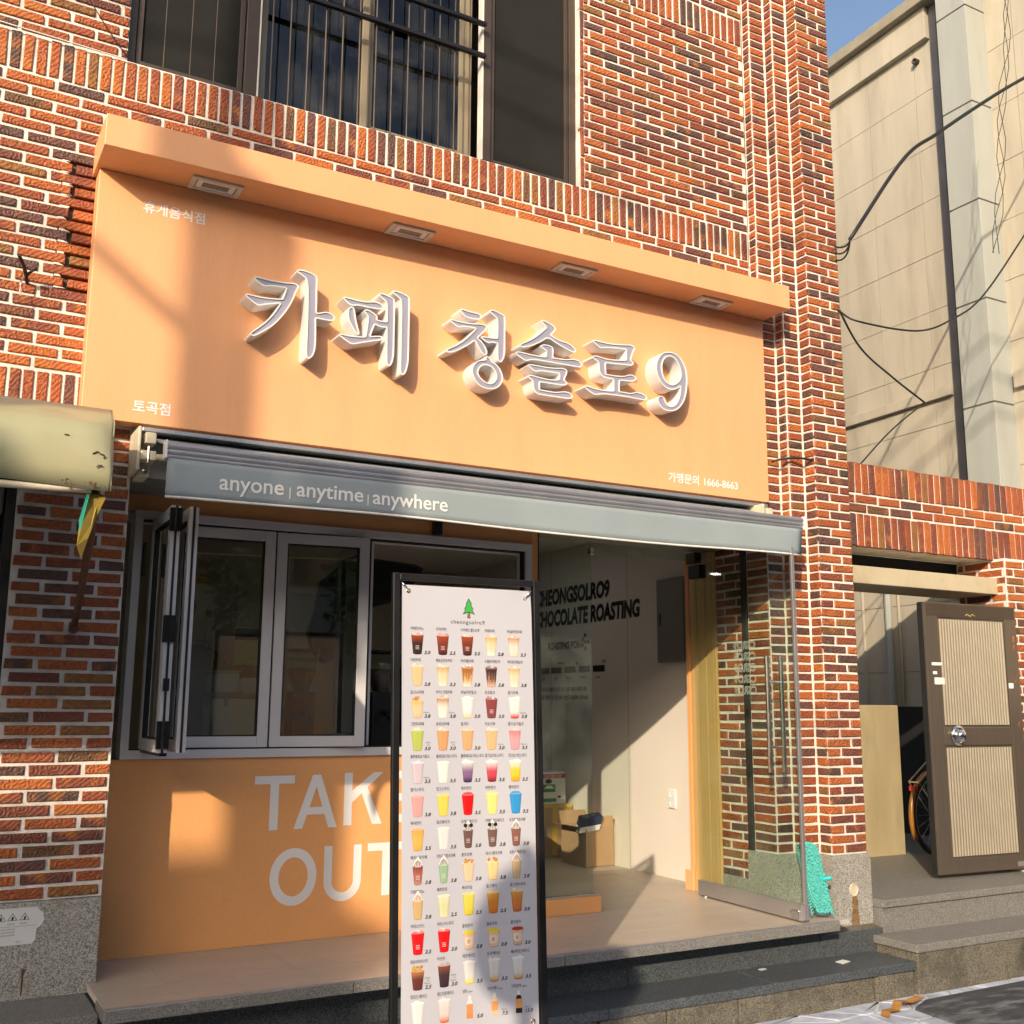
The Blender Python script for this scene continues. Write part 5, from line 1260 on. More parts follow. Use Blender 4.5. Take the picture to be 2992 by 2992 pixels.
for ri, row in enumerate(MENU):
    for ci, (nm, price, cols, kind) in enumerate(row):
        u, z = CU[ci], 1.845 - ri * 0.1262
        hgt = 0.068 if kind in 'hocb' else 0.078
        if kind in 'yz':
            hgt = 0.062
        wt, wb = (0.0265, 0.0180) if kind not in 'hob' else (0.0215, 0.0150)
        if kind == 'B':
            for za, zb_, wa, wc, cc in ((0, .018, .0135, .0135, cols[2]), (.018, .052, .0135, .0135, cols[1]), (.052, .066, .0135, .007, cols[0]), (.066, .082, .007, .006, C(.72, .70, .68))):
                shape([(u - wa, z + za), (u + wa, z + za), (u + wc, z + zb_), (u - wc, z + zb_)], cc)
        else:
            K = 8
            for k in range(K):
                a_, b_ = k / K, (k + 1) / K
                def cc(t_):
                    t_ = 1 - t_
                    return lerp(cols[0], cols[1], min(1, t_ / .45)) if t_ < .45 else (cols[1] if t_ < .70 else lerp(cols[1], cols[2], (t_ - .70) / .30))
                wa, wc = wb + (wt - wb) * a_, wb + (wt - wb) * b_
                ca_, cb_ = cc(a_), cc(b_)
                dk = lambda c_: tuple(x * 0.78 for x in c_)
                lt_ = lambda c_: tuple(min(.85, x * 1.06 + .01) for x in c_)
                us = (-1, -0.72, -0.2, 0.55, 1)
                for m in range(4):
                    tone = lambda c_, k_: (dk(c_) if k_ in (0, 4) else lt_(c_) if k_ == 1 else c_)
                    shape([(u + wa * us[m], z + hgt * a_), (u + wa * us[m + 1], z + hgt * a_), (u + wc * us[m + 1], z + hgt * b_), (u + wc * us[m], z + hgt * b_)], None, 0.0012, [tone(ca_, m), tone(ca_, m + 1), tone(cb_, m + 1), tone(cb_, m)])
            disc(u, z + 0.001, wb * .97, 0.004, tuple(x * .8 for x in cols[2]), 0.0011)
            top = z + hgt
            tc = lerp(cols[0], IC, 0.45 if kind in 'iw' else 0.15)
            disc(u, top, wt * 1.04, 0.005, lerp(cols[0], IC, .6), 0.0014, 14)
            disc(u, top, wt * .93, 0.0038, tc, 0.0016, 14)
            if kind in 'iwdkr':
                for k in range(4):
                    a_, b_ = u + rnd.uniform(-.016, .016), top + rnd.uniform(0, .006)
                    w1 = rnd.uniform(.005, .008)
                    shape([(a_ - w1, b_ - .002), (a_ + w1 * .6, b_ - .004), (a_ + w1, b_ + .004), (a_ - w1 * .5, b_ + .005)], lerp(cols[0], IC, rnd.uniform(.25, .9)), 0.0018)
            if kind in 'dk':
                for k in range(6):
                    a_ = u + (k - 2.5) * .007; l_ = rnd.uniform(.02, .05)
                    shape([(a_ - .002, top - .012 - l_), (a_ + .001, top - .012 - l_), (a_ + .003, top - .010), (a_ - .003, top - .010)], C(.30, .10, .02) if kind == 'd' else C(.03, .012, .015), 0.0016)
            if kind == 'c':
                for k in range(9):
                    a_, b_ = u + rnd.uniform(-.018, .018), top + rnd.uniform(0, .013)
                    disc(a_, b_, .006, .005, C(*(x * rnd.uniform(.6, 1.15) for x in (.62, .30, .05))), 0.0018 + k * .00003, 6)
            if kind in 'hob':
                for k, (r_, dz) in enumerate(((.020, .004), (.016, .013), (.011, .021), (.005, .028))):
                    disc(u, top + dz, r_, .007, C(.76, .74, .72), 0.0018 + k * .0001, 10)
                ink = {'h': C(.10, .03, .025), 'o': C(.03, .02, .02), 'b': C(.45, .16, .04)}[kind]
                for k in range(5):
                    a_ = u + (k - 2) * .0075
                    shape([(a_ - .0015, top - .001), (a_ + .0015, top - .001), (a_ * .5 + u * .5 + .001, top + .024 - abs(k - 2) * .004), (a_ * .5 + u * .5 - .001, top + .024 - abs(k - 2) * .004)], ink, 0.0024)
                if kind == 'o':
                    disc(u - .012, top + .016, .008, .008, C(.02, .015, .015), 0.0026); disc(u + .013, top + .016, .008, .008, C(.02, .015, .015), 0.0026)
            if kind == 's':
                disc(u, top + .003, wt * .8, .006, lerp(cols[0], W_, .12), 0.0018)
            if kind in 'yz':
                disc(u, top - .001, wt * .95, .0075, C(.74, .62, .03) if kind == 'y' else C(.42, .04, .02), 0.0019, 14)
                disc(u - .004, z + .028, .012, .014, C(.78, .70, .62), 0.0016); disc(u - .002, z + .028, .008, .010, cols[0], 0.0018)
            if cols[1] == cof or kind == 'r' or kind in 'oh' or cols[2] == cof:
                for k in range(3):
                    shape([(u - .008, z + .030 - k * .006), (u + .008, z + .030 - k * .006), (u + .008, z + .033 - k * .006), (u - .008, z + .033 - k * .006)], lerp(cols[1], W_, .55), 0.0021)
        put_text(pr, nm.replace(' 500ml', ''), sp_(u - 0.030, z + hgt + (0.026 if kind in 'hobc' else 0.018) if kind != 'B' else z + .094), 0.0110, INK, sx=0.80 if len(nm) < 7 else 0.70, bold=0.004)
        if '500ml' in nm:
            put_text(pr, '500ml', sp_(u - 0.030 + 0.0098 * 1.12 * len(nm.replace(' 500ml', '')), z + .094), 0.0060, INK)
        if price:
            pz = price.rstrip('*+#')
            put_text(pr, pz, sp_(u + 0.029 - (0.006 if len(pz) > 3 else 0), z), 0.0128, INK, bold=0.03, shear=0.25, sx=1.12)
            if price[-1] in '*#':
                put_text(pr, 'Only Ice', sp_(u + 0.026, z + 0.0175), 0.0056, INK, sx=0.9)
            if price[-1] == '+':
                put_text(pr, '샷추가', sp_(u + 0.034, z + 0.026), 0.0050, INK); put_text(pr, '+0.5', sp_(u + 0.038, z + 0.0165), 0.0050, INK)
            if price[-1] == '#':
                put_text(pr, '샤케라또', sp_(u + 0.027, z + 0.036), 0.0046, INK); put_text(pr, '+0.5', sp_(u + 0.036, z + 0.027), 0.0046, INK)
pr.build('print', PRINT, sheet)
# large writing on the back of the sheet, which the window mirrors
bk = MB()
def back(u0, z0):
    return lambda a, b: bsurf(u0 - a, z0 + b, -0.0022)
put_text(bk, 'cheongsolro9', back(0.10, 1.955), 0.030, (0.04, 0.05, 0.07), spacing=1.05)
for k, line_ in enumerate(('사이즈', '하나를', '들고도', '웃는 너')):
    put_text(bk, line_, back(0.14, 1.79 - k * 0.185), 0.105, (0.80, 0.52, 0.30), bold=0.015, sx=1.0)
bk.build('back_print', PRINT, sheet)
# ---------------------------------------------------------------- mop head leaning in the doorway corner
mp_ = thing('mop_head', 'turquoise microfibre mop head standing on end against the granite base', 'mop', (4.97, -0.46, ZP))
a0, a1 = Vector((4.955, -0.470, ZP + 0.012)), Vector((5.085, -0.20, ZP + 0.440))
ax = (a1 - a0).normalized(); aw_ = Vector((0.90, -0.30, 0.05)); aw_ = (aw_ - aw_.dot(ax) * ax).normalized(); an = ax.cross(aw_)
if an.y > 0: an = -an
q = MB()
n = 18
pl = []
for k in range(n):
    t_ = 2 * math.pi * k / n
    pl.append((0.058 * max(-1, min(1, 1.25 * math.cos(t_))), 0.232 * max(-1, min(1, 1.12 * math.sin(t_)))))
ctr = (a0 + a1) / 2
q.prism(pl, lambda a, b: ctr + aw_ * a + ax * b - an * 0.012, lambda a, b: ctr + aw_ * a + ax * b + an * 0.010)
q.build('pad', 'teal_fibre', mp_)
q = MB()
for i in range(30):
    for j_ in range(9):
        u, v = -0.055 + 0.11 * (j_ + 0.5 + rnd.uniform(-.3, .3)) / 9, -0.225 + 0.45 * (i + 0.5 + rnd.uniform(-.3, .3)) / 30
        b = ctr + aw_ * u + ax * v + an * 0.008
        d_ = (an * 0.7 - ax * 0.8 + aw_ * rnd.uniform(-.7, .7) + Vector((0, 0, -0.5))).normalized()
        q.tube([b, b + (an * 0.8 + d_ * .3) * 0.010, b + an * 0.010 + d_ * rnd.uniform(0.016, 0.024)], 0.0042, 5)
for i in range(26):
    for s_ in (-1, 1):
        b = ctr + aw_ * (s_ * 0.056) + ax * (-0.22 + 0.44 * i / 25)
        q.tube([b, b + aw_ * s_ * 0.012 + Vector((0, 0, -0.010)), b + aw_ * s_ * 0.014 + Vector((0, 0, -0.024))], 0.004, 5)
tf = q.build('fibre_tuft', 'teal_fibre', mp_, smooth=True); tf['kind'] = 'stuff'
q = MB(); so_ = ctr + aw_ * 0.03 + an * 0.012 - ax * 0.02
q.cyl(so_, so_ + an * 0.03 + aw_ * 0.06, 0.014, 14); q.lathe(so_, [(0.001, 0.0), (0.02, 0.0), (0.02, 0.01)], 'z', 12)
q.build('socket', 'teal_plastic', mp_)

# ---------------------------------------------------------------- things inside the doorway
def carton(name, label, cat, c, w, d, h, rz, mat='cardboard', open_=False, group=None):
    t_ = thing(name, label, cat, c, group)
    co, si = math.cos(rz), math.sin(rz)
    X_, Y_ = Vector((co, si, 0)), Vector((-si, co, 0)); O = Vector(c)
    th = 0.004
    def bx(mb, x0, x1, y0, y1, z0, z1):
        mb.obox(O + X_ * ((x0 + x1) / 2) + Y_ * ((y0 + y1) / 2) + Vector((0, 0, (z0 + z1) / 2)), X_ * ((x1 - x0) / 2), Y_ * ((y1 - y0) / 2), Vector((0, 0, (z1 - z0) / 2)))
    q = MB()
    if open_:
        bx(q, -w / 2, w / 2, -d / 2, -d / 2 + th, 0, h); bx(q, -w / 2, w / 2, d / 2 - th, d / 2, 0, h)
        bx(q, -w / 2, -w / 2 + th, -d / 2 + th, d / 2 - th, 0, h); bx(q, w / 2 - th, w / 2, -d / 2 + th, d / 2 - th, 0, h); bx(q, -w / 2, w / 2, -d / 2, d / 2, 0, th)
    else:
        bx(q, -w / 2, w / 2, -d / 2, d / 2, 0, h)
    q.build('body', mat, t_, 0.002)
    return t_, bx, O, X_, Y_
ob, bx, O, X_, Y_ = carton('cardboard_box', 'open brown cardboard box with raised flaps by the inner wall', 'box', (4.985, 2.17, ZP + 0.002), 0.27, 0.36, 0.30, 0.02, open_=True)
for (e, dvec, o_) in ((X_ * 0.135, Y_ * 0.18, Vector((0.035, 0, 0.105))), (X_ * -0.135, Y_ * 0.18, Vector((-0.11, 0, 0.02))), (Y_ * -0.18, X_ * 0.135, Vector((0.0, 0.02, 0.085))), (Y_ * 0.18, X_ * 0.135, Vector((0, 0.05, 0.10)))):
    q = MB(); b = O + e + Vector((0, 0, 0.30))
    nn = o_.cross(dvec).normalized() * 0.002
    q.add([b - dvec, b + dvec, b + dvec * .97 + o_, b - dvec * .97 + o_] + [p + nn for p in (b - dvec, b + dvec, b + dvec * .97 + o_, b - dvec * .97 + o_)], [(0, 1, 2, 3), (7, 6, 5, 4), (0, 4, 5, 1), (1, 5, 6, 2), (2, 6, 7, 3), (3, 7, 4, 0)])
    q.build('flap', 'cardboard', ob)
nv = thing('navy_box', 'small navy and white product box tipped inside the open carton', 'box', (4.90, 2.02, ZP + 0.27))
q = MB(); e1, e2, e3 = Vector((0.085, -0.02, 0.012)), Vector((0.02, 0.06, 0.01)), Vector((0.012, -0.012, 0.055)); c = Vector((4.915, 2.04, ZP + 0.335))
q.obox(c, e1, e2, e3); q.build('body', 'navy_card', nv, 0.003)
q = MB(); q.obox(c - e3 * 0.55 - e2 * 0.08, e1 * 1.005, e2 * 1.01, e3 * 0.4); q.build('white_band', 'carton_white', nv, 0.002)
q = MB()
for k, (a, b, r_) in enumerate(((-.45, .2, .30), (.3, .1, .22))):
    for i in range(14):
        a_0, a_1 = i * 0.36, (i + 1) * 0.36
        P_ = lambda t_, rr: c + e3 * 0.35 * 0 + e3 * 1.0 + e1 * (a + rr * math.cos(t_)) + e2 * (b + rr * 1.4 * math.sin(t_)) + e3 * 0.02
        q.add([P_(a_0, r_), P_(a_1, r_), P_(a_1, r_ * .72), P_(a_0, r_ * .72)], [(0, 1, 2, 3)])
q.build('printed_mark', 'carton_white', nv)
bb, bx, O, X_, Y_ = carton('cardboard_box', 'tall brown cardboard box closed with yellow tape behind the open one', 'box', (4.93, 2.75, ZP + 0.002), 0.36, 0.30, 0.43, 0.05)
q = MB(); bx(q, -0.025, 0.025, -0.1515, -0.1505, 0.02, 0.43); bx(q, -0.18, 0.18, -0.1515, -0.1502, 0.405, 0.431); bx(q, -0.14, -0.10, -0.152, -0.1503, 0.25, 0.40); bx(q, 0.08, 0.12, -0.152, -0.1503, 0.2, 0.40)
q.build('tape', 'tape_yellow', bb)
wb_, bx, O, X_, Y_ = carton('fruit_carton', 'white fruit carton with red band and green farm print on the taped box', 'carton', (4.89, 2.74, ZP + 0.434), 0.32, 0.26, 0.27, 0.05, 'carton_white')
q = MB(); bx(q, -0.155, 0.155, -0.132, -0.1302, 0.215, 0.25); q.build('red_band', surf('print_red', (0.42, 0.03, 0.025), 0.5), wb_)
q = MB(); bx(q, -0.075, 0.055, -0.132, -0.1302, 0.10, 0.165); bx(q, -0.085, 0.065, -0.132, -0.1302, 0.02, 0.05); q.build('green_print', surf('print_green', (0.03, 0.20, 0.06), 0.5), wb_)
q = MB()
for k in range(7):
    cc = O + X_ * (-0.09 + k * 0.026) + Y_ * -0.1325 + Vector((0, 0, 0.072))
    q.add([cc + X_ * 0.016 * math.cos(i * math.pi / 5) + Vector((0, 0, 0.018 * math.sin(i * math.pi / 5))) for i in range(10)], [tuple(range(10))])
q.add([O + X_ * (-0.06) + Y_ * -0.1326 + Vector((0, 0, 0.13)), O + X_ * (0.04) + Y_ * -0.1326 + Vector((0, 0, 0.13)), O + X_ * (0.015) + Y_ * -0.1326 + Vector((0, 0, 0.155)), O + X_ * (-0.035) + Y_ * -0.1326 + Vector((0, 0, 0.155))], [(0, 1, 2, 3)])
q.build('fruit_print', 'carton_white', wb_)
t = MB(); put_text(t, '맛좋은 감귤 맛좋은 감귤', lambda a, b: O + X_ * (-0.14 + a) + Y_ * -0.1335 + Vector((0, 0, 0.222 + b)), 0.018); t.build('lettering', 'carton_white', wb_)
q = MB()
for u, z, a, b in ((-0.015, 0.19, 0.034, 0.020), (0.095, 0.06, 0.02, 0.010)):
    cc = O + X_ * u + Y_ * -0.1328 + Vector((0, 0, z))
    q.add([cc + X_ * a * math.cos(i * math.pi / 8) + Vector((0, 0, b * math.sin(i * math.pi / 8))) for i in range(16)], [tuple(range(16))])
q.build('hand_hole', 'black_joint', wb_)
pbg = tag(MB().lathe((4.80, 2.72, ZP + 0.706), [(0.10, 0.0), (0.13, 0.05), (0.11, 0.13), (0.06, 0.19), (0.02, 0.22)], 'z', 11).build('plastic_bag', 'plastic_grey'), 'crumpled grey plastic bag on top of the white fruit carton', 'bag')
mt = thing('leaning_mat', 'pale woven slat mat leaning beside the glass panel', 'mat', (3.62, 0.72, ZP))
for k in range(26):
    t_ = k / 26
    MB().obox((3.60 - 0.07 * t_, 0.75 + 0.02 * t_, ZP + 0.02 + 0.82 * t_), (0.055, 0, -0.004), (0, 0.006, 0), (0, 0, 0.013)).build('slat', 'straw_mat', mt)
bgx = MB(); bgx.lathe((3.60, 0.66, ZP + 0.001), [(0.05, 0.0), (0.06, 0.04), (0.05, 0.1), (0.02, 0.13)], 'z', 9); tag(bgx.build('carrier_bag', 'plastic_white'), 'small pale blue-white bag on the floor behind the glass panel', 'bag')
# ---------------------------------------------------------------- things behind the folding window
yp = thing('coffee_pack', 'tall yellow coffee pack standing behind the left window sash', 'packet', (1.52, 1.0, 1.33))
q = MB(); q.prism([(1.42, 2.02), (1.60, 2.02), (1.605, 2.40), (1.575, 2.415), (1.43, 2.41)], lambda a, b: (a, 1.16, b), lambda a, b: (a, 1.24, b)); q.build('bag', 'pack_yellow', yp, 0.008)
q = MB(); q.add([(1.475 + 0.045 * math.cos(i * .4), 1.158, 2.22 + 0.06 * math.sin(i * .4)) for i in range(16)], [tuple(range(16))[::-1]]); q.build('round_label', 'print_red', yp)
q = MB(); q.box(1.40, 1.63, 1.15, 1.26, 1.985, 2.015); q.box(1.405, 1.42, 1.17, 1.25, 1.33, 1.985); q.box(1.61, 1.625, 1.17, 1.25, 1.33, 1.985); q.build('shelf', 'plastic_grey', yp, 0.003)
pg = thing('paper_bag', 'big crumpled brown paper bag behind the left window sash', 'bag', (1.55, 0.85, 1.33))
q = MB()
prf = [(-0.16, 1.335), (0.17, 1.335), (0.185, 1.70), (0.17, 1.86), (0.12, 1.93), (0.05, 1.955), (-0.02, 1.985), (-0.09, 1.975), (-0.17, 1.96)]
q.prism(prf[::-1], lambda a, b: (1.56 + a, 1.02 + 0.03 * math.sin(a * 30), b), lambda a, b: (1.56 + a * .96, 1.14, b - 0.01)); q.build('paper', 'paper_bag', pg, 0.01)
bi = thing('storage_bin', 'white plastic storage bin with grey lid on the worktop by the window', 'bin', (1.67, 0.82, 1.33))
q = MB(); q.prism([(1.545, 1.335), (1.81, 1.335), (1.83, 1.675), (1.525, 1.675)], lambda a, b: (a, 0.70, b), lambda a, b: (a, 0.92, b)); q.build('tub', 'plastic_white', bi, 0.01)
MB().box(1.515, 1.84, 0.69, 0.93, 1.677, 1.70).build('lid', 'plastic_grey', bi, 0.006)
MB().box(1.60, 1.615, 0.688, 0.70, 1.63, 1.70).build('clasp', 'plastic_grey', bi, 0.002)
ti = thing('food_box', 'small white food box with yellow-green lid on the storage bin', 'box', (1.62, 0.82, 1.70))
MB().box(1.545, 1.69, 0.74, 0.90, 1.702, 1.815).build('tub', 'plastic_white', ti, 0.008)
MB().box(1.54, 1.695, 0.735, 0.905, 1.817, 1.832).build('lid', 'lid_green', ti, 0.005)
ba = thing('plastic_basket', 'small white slotted basket beside the green-lidded box', 'basket', (1.77, 0.82, 1.70))
q = MB(); q.box(1.71, 1.83, 0.74, 0.90, 1.702, 1.71); q.box(1.71, 1.83, 0.74, 0.745, 1.775, 1.79); q.box(1.71, 1.83, 0.895, 0.90, 1.71, 1.79)
for k in range(12):
    q.box(1.711 + k * 0.0107, 1.7155 + k * 0.0107, 0.74, 0.745, 1.71, 1.775)
q.build('basket_body', 'plastic_white', ba)
def grinder(x, y, label):
    g_ = thing('coffee_grinder', label, 'coffee grinder', (x, y, 1.33), 'coffee grinders on the worktop')
    MB().box(x - 0.09, x + 0.09, y - 0.1, y + 0.14, 1.332, 1.37).build('base', 'black_plastic', g_, 0.01)
    MB().box(x - 0.075, x + 0.075, y - 0.02, y + 0.13, 1.37, 1.72).build('body', 'black_plastic', g_, 0.015)
    MB().lathe((x, y + 0.04, 1.72), [(0.05, 0.0), (0.10, 0.12), (0.105, 0.24), (0.10, 0.24), (0.095, 0.12), (0.045, 0.01)], 'z', 24).build('hopper', 'glass_clear', g_, smooth=True)
    MB().lathe((x, y + 0.04, 1.722), [(0.001, 0.0), (0.045, 0.005), (0.088, 0.10), (0.09, 0.135), (0.001, 0.145)], 'z', 20).build('bean_fill', 'beans', g_, smooth=True)
    MB().lathe((x, y + 0.04, 1.961), [(0.108, 0.0), (0.108, 0.014), (0.02, 0.022), (0.001, 0.022)], 'z', 24).build('hopper_lid', 'black_plastic', g_)
    MB().tube([(x, y - 0.03, 1.60), (x, y - 0.10, 1.59), (x, y - 0.14, 1.56)], 0.02, 10).build('spout', 'black_plastic', g_)
grinder(2.62, 0.86, 'black coffee grinder with bean hopper in the open window bay')
grinder(2.14, 0.95, 'black coffee grinder behind the middle window sash')
em = thing('espresso_machine', 'black espresso machine silhouette behind the menu banner', 'coffee machine', (3.0, 0.95, 1.33))
MB().box(2.78, 3.32, 0.75, 1.12, 1.36, 1.47).build('drip_tray', 'steel', em, 0.01); MB().box(2.78, 3.32, 0.92, 1.12, 1.47, 1.75).build('body', 'black_plastic', em, 0.02); MB().box(2.78, 3.32, 0.72, 1.12, 1.75, 1.88).build('top', 'black_plastic', em, 0.02)
for x in (2.92, 3.18):
    MB().cyl((x, 0.80, 1.70), (x, 0.80, 1.76), 0.04, 16).build('group_head', 'chrome', em)
hm_ = thing('hanging_coat', 'dark hanging folded parasol and cloth in the open window bay', 'parasol', (2.75, 1.3, 2.3))
q = MB()
pz = [(2.40, 2.46), (2.55, 2.60), (2.75, 2.62), (3.02, 2.60), (3.10, 2.58), (3.0, 2.42), (2.85, 2.32), (2.62, 2.26), (2.42, 2.22), (2.36, 2.32)]
q.prism(pz[::-1], lambda a, b: (a, 1.28 + 0.03 * math.sin(a * 21), b), lambda a, b: (a, 1.42 + 0.02 * math.sin(a * 17), b + 0.01)); q.build('cloth', 'black_plastic', hm_, 0.02)
MB().box(2.57, 2.63, 1.33, 1.38, 2.60, 3.05).build('hanger', 'black_metal', hm_)
cl2 = thing('hanging_apron', 'black apron hanging behind the middle window sash', 'apron', (2.32, 1.3, 2.0))
q = MB()
pz = [(2.33, 2.44), (2.40, 2.44), (2.44, 2.2), (2.46, 1.95), (2.38, 1.9), (2.30, 1.98), (2.27, 2.1), (2.31, 2.25)]
q.prism(pz[::-1], lambda a, b: (a, 1.26 + 0.02 * math.sin(b * 25), b), lambda a, b: (a, 1.33 + 0.02 * math.sin(b * 25), b)); q.build('cloth', 'black_plastic', cl2, 0.01)
fr2 = thing('fridge', 'tall dark fridge standing behind the kitchen arch', 'fridge', (2.45, 3.2, ZP))
MB().box(2.2, 2.75, 3.2, 3.8, ZP, 2.25).build('body', 'cabinet_grey', fr2, 0.01); MB().box(2.23, 2.72, 3.19, 3.2, 1.4, 2.2).build('door', 'black_plastic', fr2, 0.005); MB().box(2.28, 2.6, 3.185, 3.19, 1.95, 2.15).build('note', 'lid_green', fr2)

# ---------------------------------------------------------------- neighbour's worn awning cover on the left
na = thing('neighbour_awning', 'faded cream plastic awning cover with torn edge and rusty strut', 'awning', (0.3, -1.4, 2.4))
q = MB()
AL = 1.7
yf_ = -AL
sec = [(0.03, 2.985), (-0.55, 2.92), (-1.2, 2.76), (yf_ + 0.12, 2.615), (yf_ + 0.03, 2.575), (yf_, 2.52), (yf_ + 0.005, 2.42), (yf_ + 0.015, 2.355)]
xs_ = [-2.2, -1.2, -0.4, 0.0, 0.2, 0.35, 0.45, 0.51, 0.548, 0.562]
vs = []
for i, x in enumerate(xs_):
    for j_, (y, z) in enumerate(sec):
        e = (0.562 - x)
        rc = 0.05 * max(0, 1 - e / 0.06) ** 2 if j_ in (4, 5) else 0
        xx = x + (0.19 * (1 - min(1, -y / AL))) * (1 if x > 0.2 else 0.3)
        vs.append((xx, y + rc * 0.5, z - rc * 0.9 + (0.006 * math.sin(x * 9) if j_ > 5 else 0)))
q.add(vs, [(i * 8 + j_, i * 8 + j_ + 1, (i + 1) * 8 + j_ + 1, (i + 1) * 8 + j_) for i in range(len(xs_) - 1) for j_ in range(7)])
# end skirt facing the cafe
k0 = (len(xs_) - 1) * 8
e_ = [vs[k0 + j_] for j_ in range(8)]
q.add(e_ + [(e_[7][0] - 0.004, e_[7][1] + 0.05, e_[7][2] + 0.01), (e_[3][0] - 0.01, yf_ + 0.5, 2.55), (e_[1][0], -0.5, 2.82), (e_[0][0], 0.0, 2.90)], [(0, 1, 10, 11), (1, 2, 9, 10), (2, 3, 4, 9), (4, 5, 6, 9), (6, 7, 8, 9)])
cv = q.build('cover', 'cover_cream', na, smooth=True)
md = cv.modifiers.new('Solid', 'SOLIDIFY'); md.thickness = 0.004
MB().tube([(-2.2, yf_ + 0.03, 2.325), (-0.2, yf_ + 0.03, 2.338), (0.40, yf_ + 0.03, 2.348), (0.50, yf_ + 0.03, 2.352)], 0.013, 8).build('front_rod', 'cream_metal', na, smooth=True)
ck = MB()
for (u0, z0, pts) in ((0, 0, [(0.492, 2.470), (0.508, 2.479), (0.517, 2.472), (0.531, 2.468), (0.528, 2.458)]), (0, 0, [(0.508, 2.425), (0.515, 2.432), (0.527, 2.431)]), (0, 0, [(0.40, 2.525), (0.415, 2.524)])):
    ck.tube([(x, yf_ - 0.0015, z) for x, z in pts], 0.0022, 5)
ck.build('crack', 'rust', na)
q = MB()
for k in range(26):
    x, z = 0.40 + rnd.random() * 0.14, 2.353 + rnd.random() * 0.022
    q.add([(x + rnd.uniform(-.012, .012), yf_ - 0.002 - rnd.random() * 0.006, z + rnd.uniform(-.009, .009)) for _ in range(3)], [(0, 1, 2)])
q.build('flaked_rust', 'rust', na)
MB().tube([(0.687, -0.005, 2.0), (0.672, -0.25, 2.10), (0.60, -1.0, 2.29), (0.515, yf_ + 0.06, 2.345)], 0.016, 8).build('strut', 'rust', na, smooth=True)
MB().lathe((0.687, -0.002, 1.985), [(0.001, -0.03), (0.02, -0.03), (0.022, 0.0)], 'y', 10).build('wall_plate', 'rust', na)
q = MB()
for (pts, mt_) in (([(0.535, 2.345), (0.50, 2.34), (0.478, 2.24), (0.470, 2.16), (0.489, 2.12), (0.506, 2.19), (0.53, 2.27), (0.553, 2.335)], 'cloth_yellow'), ([(0.488, 2.335), (0.497, 2.335), (0.486, 2.245), (0.477, 2.20), (0.474, 2.25)], 'cloth_green')):
    z_ = 0.0 if mt_ == 'cloth_yellow' else -0.012
    q = MB(); q.prism(pts, lambda a, b: (a, yf_ + 0.06 + z_ + 0.02 * math.sin(b * 40), b), lambda a, b: (a, yf_ + 0.064 + z_ + 0.02 * math.sin(b * 40), b)); q.build('torn_cloth', mt_, na)
# neighbour's dark shop opening
ns = thing('neighbour_shopfront', 'dark neighbouring shop front with grey shutter boxes left of the brick pier', 'shop front', (-0.5, 0.3, 0.35))
MB().box(-3.0, 0.392, 0.30, 0.36, 0.35, 3.0).build('back_panel', surf('shop_dark', (0.02, 0.019, 0.018), 0.6), ns)
MB().box(0.352, 0.394, 0.02, 0.30, 0.35, 2.98).build('side_post', 'dark_steel', ns, 0.004)
MB().box(-0.6, 0.345, 0.05, 0.25, 2.52, 2.68).build('shutter_box', 'cabinet_grey', ns, 0.01)
MB().box(-0.6, 0.335, 0.10, 0.28, 2.28, 2.46).build('shutter_box', 'plastic_grey', ns, 0.01)
MB().box(-3.0, 0.38, 0.0, 0.3, 0.20, 0.352).build('sill', 'granite_light', ns, 0.004)
MB().box(-3.0, 0.394, 0.02, 0.34, 2.96, 3.0).build('head', 'dark_steel', ns)
# safety notice on the granite plinth
no = thing('safety_notice', 'white safety notice with warning triangles stuck to the granite plinth', 'sign', (0.5, -0.02, 0.6))
q = MB(); q.prism([(0.30, 0.585), (0.61, 0.585), (0.625, 0.60), (0.628, 0.650), (0.640, 0.655), (0.658, 0.685), (0.650, 0.715), (0.632, 0.73), (0.62, 0.742), (0.30, 0.742)], lambda a, b: (a, -0.0215, b), lambda a, b: (a, -0.0185, b)); q.build('plate', 'sign_white', no)
t = MB()
for cx in (0.478, 0.525, 0.575):
    for sgn, r_ in ((1, .021), ):
        o3_ = [(cx + 1.15 * r_ * math.cos(a), 0.700 + r_ * math.sin(a)) for a in (rad(90), rad(210), rad(330))]
        i3_ = [(cx + .95 * r_ * math.cos(a), 0.700 + .80 * r_ * math.sin(a)) for a in (rad(90), rad(210), rad(330))]
        for i in range(3):
            t.add([(p[0], -0.0222, p[1]) for p in (o3_[i], o3_[(i + 1) % 3], i3_[(i + 1) % 3], i3_[i])], [(0, 1, 2, 3)])
    t.add([(cx - .004, -0.0222, 0.692), (cx + .003, -0.0222, 0.692), (cx + .006, -0.0222, 0.703), (cx - .001, -0.0222, 0.708)], [(0, 1, 2, 3)])
    t.add([(cx - .006, -0.0222, 0.694), (cx - .003, -0.0222, 0.693), (cx + .001, -0.0222, 0.699)], [(0, 1, 2)])
put_text(t, '추락주의', lambda a, b: (0.555 + a, -0.0222, 0.672 + b), 0.006)
put_text(t, '감전주의', lambda a, b: (0.505 + a, -0.0222, 0.672 + b), 0.006)
for k in range(3):
    put_text(t, '전기안전을 위하여 접근하지 마시고 이상이 있으면 연락', lambda a, b: (0.36 + a, -0.0222, 0.650 - k * 0.0125 + b), 0.0055)
t.add([(0.30, -0.0222, 0.6635), (0.627, -0.0222, 0.6635), (0.627, -0.0222, 0.6645), (0.30, -0.0222, 0.6645)], [(0, 1, 2, 3)])
t.build('print', 'black_plastic', no)
